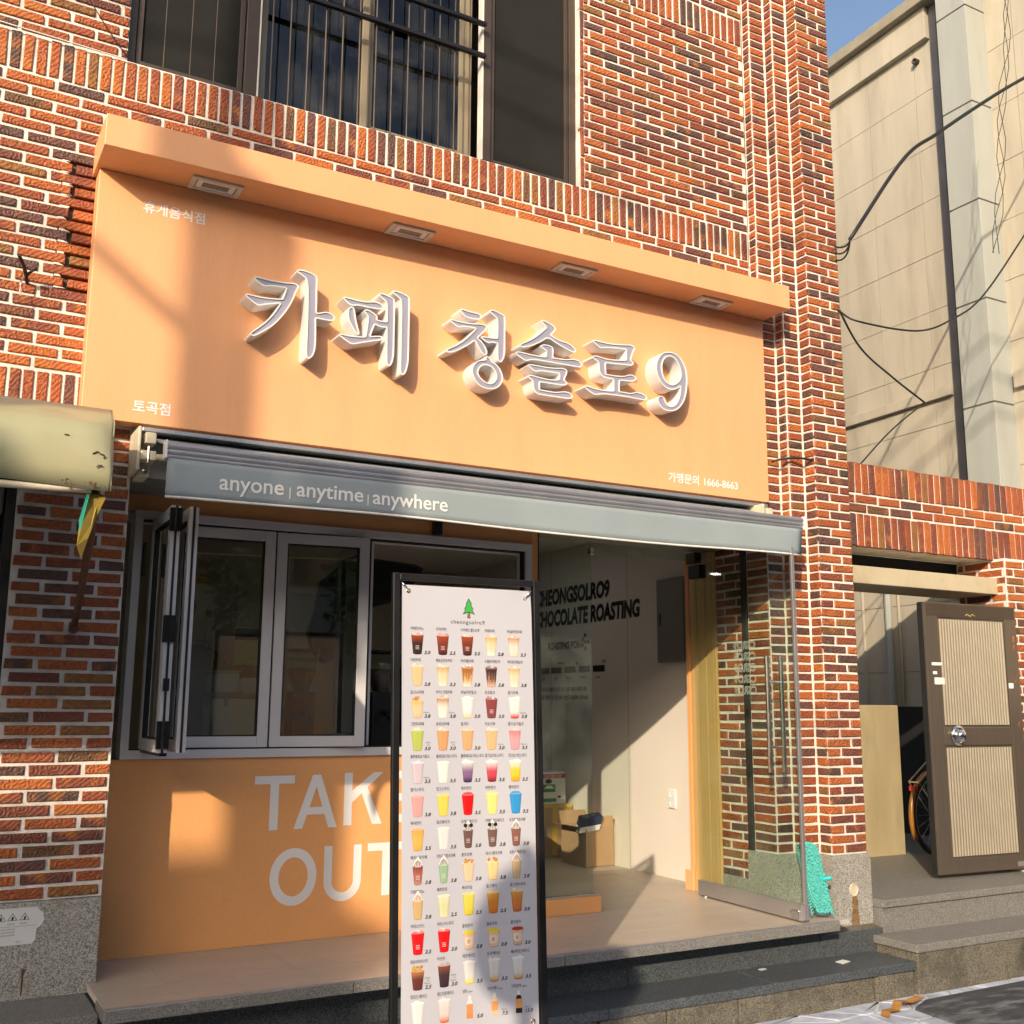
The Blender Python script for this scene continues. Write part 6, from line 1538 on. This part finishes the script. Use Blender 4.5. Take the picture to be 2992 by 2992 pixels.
t = MB(); put_text(t, '한전 *', lambda a, b: (0.545 + a, -0.0222, 0.594 + b), 0.008); t.build('logo', surf('logo_blue', (0.05, 0.20, 0.5), 0.5), no)
# ---------------------------------------------------------------- brick gateway on the right
gw = thing('brick_gateway', 'low brick gateway beam with two soldier rows joining the cafe corner', 'wall', (6.8, 0.1, 0.46))
q = MB()
GY = 0.10
q.box(X3 + 0.002, 8.6, GY + m_, GY + 0.35, 2.812, 3.425)
q.box(7.50, 8.6, GY - 0.10 + m_, GY + 0.35, 0.30, 2.812)
gww = q.build('wall', 'mortar', gw)
G = Bricks()
G.soldiers('x', GY, X3 + 0.03, 8.5, 3.198, 3.436, 0.071, 0.012)
G.rows('x', GY, X3 + 0.03, 8.5, 3.055, 3.195, 0.3, p=0.07)
G.soldiers('x', GY, X3 + 0.03, 8.5, 2.80, 3.05, 0.071, 0.013)
G.rows('x', GY - 0.10, 7.515, 8.5, 0.445, 2.80, 0.4, p=0.066)
G.rows('y', 7.50, 0.01, 0.44, 0.445, 2.80, 0.1, p=0.066)
print('gate bricks', G.build(gww, None, 290))
q = MB()
q.box(X3 + 0.004, X3 + 0.03, GY - 0.004, GY + 0.01, 2.83, 3.40); q.build('mortar_fillet', 'mortar', gw)
li = thing('gate_lintel', 'beige painted steel lintel across the gateway under the bricks', 'lintel', (6.8, 0.1, 2.53))
MB().box(X3 + 0.003, 8.6, GY - 0.02, GY + 0.42, 2.530, 2.660).build('beam', 'lintel_beige', li, 0.006)
MB().box(X3 + 0.003, 8.6, GY + 0.40, GY + 0.44, 2.66, 2.82).build('gap_sheet', 'black_joint', li)  # near-black sheet standing in for the dark gap under the bricks
# brown metal gate with champagne ribs
gt = thing('metal_gate', 'brown metal gate leaf with ribbed champagne panels and round chrome knob', 'gate', (6.53, -0.02, 0.47))
ga = rad(-3.2)
gu = Vector((math.cos(ga), math.sin(ga), 0)); gn = Vector((0, 0, 1)).cross(gu)      # gn points away from the street
GO = Vector((6.60, 0.055, -0.012))
def gb_(mb, a, b, n0, n1, z0, z1):
    mb.obox(GO + gu * ((a + b) / 2) + gn * ((n0 + n1) / 2) + Vector((0, 0, (z0 + z1) / 2)), gu * ((b - a) / 2), gn * ((n1 - n0) / 2), Vector((0, 0, (z1 - z0) / 2)))
GWd = 0.97
q = MB(); gb_(q, 0, GWd, 0.004, 0.05, 0.48, 2.44); q.build('leaf', 'bronze', gt, 0.003)
q = MB()
for a, b, z0, z1 in ((0, 0.135, 0.48, 2.44), (GWd - 0.13, GWd, 0.48, 2.44), (0.135, GWd - 0.13, 0.48, 0.585), (0.135, GWd - 0.13, 2.33, 2.44), (0.135, GWd - 0.13, 1.385, 1.52)):
    gb_(q, a, b, -0.008, 0.004, z0, z1)
q.build('raised_frame', 'bronze', gt, 0.006)
q = MB(); gb_(q, 0.02, GWd - 0.02, -0.0105, -0.0082, 2.33 + 0.01, 2.43); q.build('top_plate', 'window_brown', gt)
for z0, z1 in ((0.60, 1.37), (1.535, 2.315)):
    for k in range(24):
        a = 0.150 + k * 0.0284
        c = GO + gu * (a + 0.009) + gn * -0.002
        MB().cyl(c + Vector((0, 0, z0)), c + Vector((0, 0, z1)), 0.0092, 10).build('rib', 'rib_champagne', gt, smooth=False)
kc = GO + gu * 0.262 + gn * -0.012 + Vector((0, 0, 1.458))
q = MB()
pf = [(0.074, 0.0), (0.074, 0.008), (0.066, 0.018), (0.052, 0.020), (0.044, 0.014), (0.040, 0.014), (0.044, 0.030), (0.040, 0.045), (0.028, 0.056), (0.001, 0.060)]
q.lathe(kc, [(r_, -h) for r_, h in pf], 'y', 32); q.build('knob', 'chrome', gt, smooth=True)
q = MB()
for k in range(9):
    a = 0.43 + k * 0.011
    q.lathe(GO + gu * a + gn * -0.010 + Vector((0, 0, 2.352 + 0.008 * math.sin(k * 1.2))), [(0.007, 0.0), (0.004, -0.004), (0.001, -0.005)], 'y', 8)
q.build('brass_ornament', 'brass', gt)
for a, z, w, h in ((0.095, 1.98, 0.10, 0.022), (0.072, 1.915, 0.04, 0.022), (0.115, 1.855, 0.105, 0.05), (0.865, 1.83, 0.05, 0.04)):
    q = MB(); gb_(q, a - w / 2, a + w / 2, -0.0105, -0.0083, z - h / 2, z + h / 2); q.build('tape_remnant', 'flyer', gt)
q = MB(); gb_(q, 0.80, 0.88, -0.014, -0.008, 0.50, 0.535); q.build('hinge', 'aluminium', gt, 0.002)
q = MB(); gb_(q, -0.012, -0.001, 0.01, 0.05, 0.485, 2.435); q.build('edge_seal', 'black_joint', gt)
# ochre concrete wall in the passage
MBx = MB(); MBx.box(X3 + 0.01, 7.50, 1.14, 1.30, 0.43, 1.668)
tag(MBx.build('concrete_wall', 'concrete_ochre', None, 0.006), 'low ochre concrete wall in the passage behind the gateway', 'wall')
# bicycle leaning in the passage
bc = thing('bicycle', 'bicycle with orange mudguard half hidden behind the brown gate', 'bicycle', (7.6, 0.92, 0.44))
wc = Vector((7.62, 0.92, 0.44 + 0.335)); bdir = Vector((1.0, 0.15, 0)).normalized(); bup = Vector((0, 0, 1))
def wheel(c):
    r_ = lambda rr, n_=40: [c + bdir * rr * math.cos(2 * math.pi * k / n_) + bup * rr * math.sin(2 * math.pi * k / n_) for k in range(n_ + 1)]
    w_ = MB().tube(r_(0.315), 0.018, 8).build('wheel', 'rubber', bc, smooth=True)
    MB().tube(r_(0.285), 0.008, 6).build('rim', 'steel', w_, smooth=True)
    q_ = MB()
    for k in range(18):
        a_ = 2 * math.pi * k / 18
        q_.cyl(c, c + (bdir * math.cos(a_) + bup * math.sin(a_)) * 0.283, 0.001, 4)
    q_.cyl(c - Vector((0, .03, 0)), c + Vector((0, .03, 0)), 0.016, 10)
    q_.build('spoke', 'steel', w_)
wheel(wc); wheel(wc + bdir * 1.02)
MB().tube([wc + (bdir * math.cos(a) + bup * math.sin(a)) * 0.345 for a in [rad(60 + k * 8) for k in range(20)]], 0.022, 6).build('mudguard', 'bike_orange', bc, smooth=True)
sd = wc + bdir * 0.22 + bup * 0.62
q = MB(); q.tube([sd - bdir * 0.14 + bup * 0.02, sd - bdir * 0.05 + bup * 0.02, sd + bdir * 0.12], 0.03, 8); q.tube([sd - bdir * 0.14 + bup * .01 - Vector((0, .05, 0)), sd - bdir * 0.14 + bup * .01 + Vector((0, .05, 0))], 0.028, 8)
q.build('saddle', 'black_plastic', bc, smooth=True)
q = MB(); bbk = wc + bdir * 0.42 - bup * 0.02; hd = wc + bdir * 0.88 + bup * 0.50
for a, b in ((wc, bbk), (bbk, sd - bup * 0.05), (wc, sd - bup * 0.2), (bbk, hd - bup * .1), (sd - bup * 0.18, hd), (hd, wc + bdir * 1.02), (hd, hd + bup * 0.15)):
    q.cyl(a, b, 0.014, 8)
q.build('frame', 'black_metal', bc)
q = MB(); rk0 = wc + bup * 0.37 - bdir * 0.28 - bup * 0.10; rk1 = wc + bup * 0.46 + bdir * 0.10
for s_ in (-0.05, 0.05):
    q.cyl(rk0 + Vector((0, s_, 0)), rk1 + Vector((0, s_, 0.02)), 0.007, 6); q.cyl(rk0 + Vector((0, s_, 0)), wc + Vector((0, s_, 0)), 0.005, 6)
q.cyl(rk0 + Vector((0, -0.05, 0)), rk0 + Vector((0, 0.05, 0)), 0.007, 6)
q.build('luggage_rack', 'steel', bc)
q = MB(); q.obox(rk0 - bdir * 0.02 - bup * 0.05, bdir * 0.015, Vector((0, 0.03, 0)), bup * 0.02); q.build('rear_reflector', 'print_red', bc)
q = MB(); hb_ = hd + bup * 0.15; q.tube([hb_ + Vector((0, -0.28, 0.05)) - bdir * .1, hb_ + Vector((0, -0.15, 0.05)), hb_, hb_ + Vector((0, 0.15, 0.05)), hb_ + Vector((0, 0.28, 0.05)) - bdir * .1], 0.011, 8); q.build('handlebar', 'steel', bc, smooth=True)

# ---------------------------------------------------------------- beige clad building behind
bg_ = thing('beige_building', 'tall beige panel-clad building with a grey-green steel post beyond the gateway', 'building', (9, 2.0, 0))
def wx(y):
    return 8.70 + 0.047 * (y - 1.0)
q = MB()
yy0, yy1 = -1.6, 10.0
q.add([(wx(yy0) + 0.012, yy0, 0), (wx(yy1) + 0.012, yy1, 0), (wx(yy1) + 0.012, yy1, 8.85), (wx(yy0) + 0.012, yy0, 8.85), (wx(yy0) + 6, yy0, 0), (wx(yy1) + 6, yy1, 0), (wx(yy1) + 6, yy1, 8.85), (wx(yy0) + 6, yy0, 8.85)], [(0, 1, 2, 3), (4, 7, 6, 5), (0, 3, 7, 4), (1, 5, 6, 2), (3, 2, 6, 7)])
q.build('core', 'panel_joint', bg_)
zc = [0.0, 0.75, 1.30, 2.0, 2.66, 3.24, 3.82, 4.40, 4.99, 5.58, 6.167, 6.75, 7.32, 7.935, 8.50]
yc = [-1.6, -0.95, -0.3, 0.35, 0.95, 1.54, 2.19, 2.84, 3.5, 4.15, 4.8, 6.1, 7.4, 8.7, 10.0]
for i in range(len(yc) - 1):
    for j_ in range(len(zc) - 1):
        ya, yb, za, zb_ = yc[i] + 0.003, yc[i + 1] - 0.003, zc[j_] + 0.003, zc[j_ + 1] - 0.003
        e = rnd.uniform(-0.0015, 0.0015)
        pts = [(wx(ya) + e, ya), (wx(yb) + e, yb), (wx(yb) + 0.02, yb), (wx(ya) + 0.02, ya)]
        MB().prism(pts, lambda a, b: (a, b, za), lambda a, b: (a, b, zb_)).build('panel', 'panel_beige', bg_)
def strip(name, ya, yb, za, zb_, out, mat, bev=0.0):
    pts = [(wx(ya) - out, ya), (wx(yb) - out, yb), (wx(yb) + 0.03, yb), (wx(ya) + 0.03, ya)]
    return MB().prism(pts, lambda a, b: (a, b, za), lambda a, b: (a, b, zb_)).build(name, mat, bg_, bev)
strip('eave', 1.31, 10.0, 8.485, 8.84, 0.07, 'panel_beige', 0.005)
strip('gutter', -1.6, 10.1, 8.84, 8.97, 0.16, surf('gutter_grey', (0.26, 0.235, 0.18), 0.7), 0.01)
strip('ledge', 1.31, 10.0, 4.655, 4.755, 0.05, 'panel_beige', 0.004)
strip('ledge', -1.6, 0.60, 4.53, 4.68, 0.05, 'panel_beige', 0.004)
strip('dark_strip', 1.215, 1.305, 0.0, 8.83, 0.014, 'dark_grey', 0.003)
# steel post in lengths with dark joints
zj = [0, 1.38, 2.38, 3.38, 4.382, 5.371, 6.349, 7.349, 8.364, 9.3]
for za, zb_ in zip(zj, zj[1:]):
    MB().prism([(8.40, 0.642), (8.40, 0.975), (wx(1.2) + .02, 1.21), (wx(.65) + .02, 0.642)], lambda a, b: (a, b, za + 0.008), lambda a, b: (a, b, zb_ - 0.008)).build('post_casing', 'post_grey', bg_, 0.004)
MB().prism([(8.41, 0.652), (8.41, 0.965), (wx(1.2) + .02, 1.19), (wx(.65) + .02, 0.652)], lambda a, b: (a, b, 0), lambda a, b: (a, b, 9.3)).build('post_core', 'dark_grey', bg_)
MB().lathe((wx(1.49) - 0.001, 1.49, 8.32), [(0.032, 0.0), (0.032, -0.05), (0.024, -0.05), (0.001, -0.02)], 'x', 14).build('vent_pipe', 'dark_steel', bg_)
for y in (2.65, 2.16):
    MB().tube([(wx(y) - 0.012, y, 1.7), (wx(y) - 0.012, y, 3.3)], 0.014, 6).build('conduit', 'panel_beige', bg_)
MB().tube([(wx(2.286) - 0.03, 2.286, 1.6), (wx(2.286) - 0.03, 2.286, 3.3)], 0.036, 10).build('downpipe', 'post_grey', bg_)
strip('plinth', -1.6, 10.0, 0.0, 1.66, 0.02, 'black_joint')  # near-black sheet standing in for the dark void of the passage

# ---------------------------------------------------------------- cables
def sag(a, b, s_, n_=18, mid=None):
    a, b = Vector(a), Vector(b)
    return [a.lerp(b, k / n_) + Vector((0, 0, -s_ * 4 * (k / n_) * (1 - k / n_))) for k in range(n_ + 1)]
def bez(p, n_=24):
    P_ = [Vector(x) for x in p]
    out = []
    for k in range(n_ + 1):
        t_ = k / n_; Q = P_[:]
        while len(Q) > 1:
            Q = [Q[i].lerp(Q[i + 1], t_) for i in range(len(Q) - 1)]
        out.append(Q[0])
    return out
def cable(name, pts, r_, label, mat='cable', n_=7):
    o = MB().tube(pts, r_, n_).build(name, mat, None, smooth=True)
    return tag(o, label, 'cable', 'cables strung beside the building corner')
def spline(ps, n_=10):
    P_ = [Vector(p) for p in ps]; P_ = [2 * P_[0] - P_[1]] + P_ + [2 * P_[-1] - P_[-2]]
    out = []
    for i in range(1, len(P_) - 2):
        for k in range(n_):
            t_ = k / n_; a, b, c, d = P_[i - 1:i + 3]
            out.append(0.5 * ((2 * b) + (c - a) * t_ + (2 * a - 5 * b + 4 * c - d) * t_ ** 2 + (3 * b - 3 * c + d - a) * t_ ** 3))
    return out + [P_[-2]]
cable('thick_cable', spline([(5.434, -0.5, 4.824), (6.019, -0.5, 5.574), (6.405, -0.5, 5.884), (6.969, -0.5, 6.305), (7.511, -0.5, 6.685), (8.6, -0.5, 7.4)]), 0.014, 'thick black service cable rising from the brick corner to the upper right')
for k in range(3):
    cable('cable_tail', bez([(5.53, -0.27, 4.78 + 0.05 * k), (5.50, -0.36, 4.72 + 0.05 * k), (5.46, -0.46, 4.72 + 0.035 * k), (5.434, -0.5, 4.824)]), 0.006, ('lowest', 'middle', 'uppermost')[k] + ' of three thin cable tails fanning out at the brick corner')
cable('slack_cable', spline([(5.53, -0.27, 4.40), (5.588, -0.4, 4.288), (6.177, -0.4, 4.326), (6.57, -0.4, 4.49), (6.932, -0.4, 4.741), (7.49, -0.4, 5.357), (8.2, -0.4, 6.2)]), 0.007, 'thin black cable hanging in a deep bow beside the steel post')
cable('down_cable', spline([(5.545, -0.2, 4.55), (6.231, 0.2, 4.40), (6.565, 0.2, 4.211), (6.934, 0.2, 4.048)]), 0.008, 'black cable dropping from the brick corner towards the ledge')
cable('down_cable', spline([(6.934, 0.2, 4.048), (6.53, 0.2, 3.762), (6.166, 0.2, 3.445)]), 0.006, 'thin cable running back down from the knot to the gateway bricks')
cable('wall_cable', bez([(4.985, -0.13, 3.27), (5.10, -0.22, 3.33), (5.35, -0.33, 3.30), (5.52, -0.31, 3.22), (5.60, -0.1, 3.18), (5.63, 0.08, 3.0)]), 0.008, 'black cable looping from the sign edge around the brick corner')
for k in range(3):
    pts = [(7.26 - 0.027 * i + 0.035 * math.sin(i * 1.1 + 2 * k), -0.6 + 0.02 * math.sin(i * .9 + k), 7.4 - 0.16 * i) for i in range(16)]
    cable('hanging_wire', pts, 0.0028, ('leftmost', 'middle', 'rightmost')[k] + ' of three tangled thin wires hanging beside the steel post', n_=5)

# thin white cable along the window sill bricks on the left
cable('sill_wire', bez([(-0.4, -0.02, 4.98), (0.2, -0.03, 4.955), (0.55, -0.02, 4.955), (0.735, -0.01, 4.955)]), 0.004, 'thin white wire along the brick sill left of the upper window', 'caulk_white', 5)
cable('drop_wire', bez([(0.36, -0.06, 5.45), (0.5, -0.08, 5.2), (0.66, -0.05, 5.02), (0.735, -0.01, 4.97)]), 0.0025, 'thin black wire dropping to the corner of the upper window', 'cable', 5)

# ---------------------------------------------------------------- across the street, added out of view: what throws the soft shadows and fills the reflections
YP = -9.0
pole = thing('utility_pole', 'concrete utility pole across the street behind the viewer', 'pole', (-6.99, YP, 0))
SH = lambda x, z, y=-0.12: Vector((x - 0.93 * (y - YP), YP, z + 0.545 * (y - YP)))     # where a thing hangs that shades that spot of the sign
MB().cyl((-6.99, YP, -0.2), (-6.99, YP, 12.5), 0.18, 18, 0.15).build('shaft', 'house_wall', pole)
MB().cyl(SH(0.35, 4.07), SH(1.35, 3.31), 0.045, 8).build('brace', 'cable', pole)
MB().cyl(SH(1.50, 4.15), SH(1.50, 3.75), 0.13, 14).build('transformer', 'post_grey', pole)
MB().box(-8.2, -5.8, YP - 0.07, YP + 0.07, 10.9, 11.05).build('cross_arm', 'wood', pole)
MB().box(-7.0, -6.70, YP - 0.2, YP + 0.15, 5.3, 6.55).build('shade_cabinet', 'post_grey', pole)  # added box, widens the pole's shadow on the counter panel
MB().box(-6.86, -6.56, YP - 0.2, YP + 0.15, 7.0, 7.6).build('shade_box', 'post_grey', pole)  # added box, placed to lengthen the left shadow band on the valance
MB().box(-6.22, -5.93, YP - 0.2, YP + 0.15, 7.0, 7.6).build('shade_box', 'post_grey', pole)  # second added box, casts the other shadow band on the valance
MB().cyl((-6.99, YP, 7.5), (-5.95, YP, 7.5), 0.025, 8).build('side_arm', 'dark_steel', pole)
for k in range(3):
    o = MB().tube(sag((-24, YP - .4 + 0.3 * k, 11.3 - 0.4 * k), (-6.99, YP, 11.0 - .4 * k), 0.5) + sag((-6.99, YP, 11.0 - .4 * k), (14, YP - 0.4 + 0.3 * k, 11.2 - 0.4 * k), 0.9)[1:], 0.02, 6).build('street_wire', 'cable', None)
    tag(o, ('top', 'middle', 'bottom')[k] + ' of three street wires strung from the utility pole', 'cable', 'street wires across the road')
rs = thing('shade_sign', 'unseen round disc on a thin post, added to shade the menu banner', 'shadow caster', (-1.92, -6.0, 0))  # added out of view to shade the lower right of the banner
MB().cyl((-1.86, -6.0, -0.07), (-1.86, -6.0, 3.5), 0.035, 10).build('post', 'steel', rs)
MB().lathe((-1.86, -6.03, 3.18), [(0.001, 0.0), (0.29, 0.0), (0.29, -0.004), (0.001, -0.004)], 'y', 28).build('disc', 'print_red', rs)
hs_ = thing('opposite_house', 'long two-storey house with tiled roof across the street', 'house', (-6, -16, 0))
MB().box(-30, 24, -21, -14.6, -0.1, 6.9).build('wall', 'house_wall', hs_)
q = MB(); q.prism([(-14.2, 6.9), (-14.0, 6.7), (-21.6, 6.7), (-21.4, 6.9), (-17.8, 8.35)], lambda a, b: (-30.3, a, b), lambda a, b: (24.3, a, b)); q.build('roof', 'roof_tile', hs_)
MB().box(-13.6, -11.93, -15.5, -14.25, 6.9, 8.88).build('shade_parapet', 'house_wall', hs_)  # unseen raised roofline, shaped to shade the left of the counter panel
for i in range(9):
    x = -12 + i * 3.6
    w_ = MB().box(x, x + 1.5, -14.62, -14.55, 3.9, 5.3).build('window', 'window_brown', hs_)
    MB().box(x + 0.07, x + 1.43, -14.552, -14.54, 3.97, 5.23).build('pane', 'glass_blue', w_)
    MB().box(x - 0.1, x + 1.9, -14.62, -14.55, 0.1, 2.4).build('shutter', 'plastic_grey', hs_)
for i, (x, y, h) in enumerate(((4.5, -13.6, 5.5), (-3.0, -13.4, 4.6), (11.0, -13.8, 6.0))):
    tr = thing('street_tree', ('broad leafy tree', 'small leafy tree', 'tall leafy tree')[i] + ' across the street behind the viewer', 'tree', (x, y, 0), 'trees across the street')
    q = MB(); q.cyl((x, y, -0.1), (x + 0.1, y, h * 0.45), 0.14, 8, 0.09)
    for k in range(5):
        a = k * 1.3; q.cyl((x + 0.1, y, h * 0.4), (x + math.cos(a) * 1.0, y + math.sin(a) * .8, h * 0.7), 0.06, 6, 0.02)
    q.build('trunk', 'wood', tr)
    q = MB()
    for k in range(1500):
        v = Vector((rnd.gauss(0, 1), rnd.gauss(0, 1), rnd.gauss(0, 1))); v = v.normalized() * (rnd.random() ** 0.4)
        c = Vector((x, y, h * 0.68)) + Vector((v.x * 1.5, v.y * 1.1, v.z * h * 0.33))
        a, b = Vector((rnd.gauss(0, 1), rnd.gauss(0, 1), rnd.gauss(0, 1))).normalized() * 0.13, Vector((rnd.gauss(0, 1), rnd.gauss(0, 1), rnd.gauss(0, 1))).normalized() * 0.09
        q.add([c - a, c + b, c + a, c - b], [(0, 1, 2, 3)])
    q.build('crown', 'leaf', tr)
bpy.data.scenes.remove(DESK)
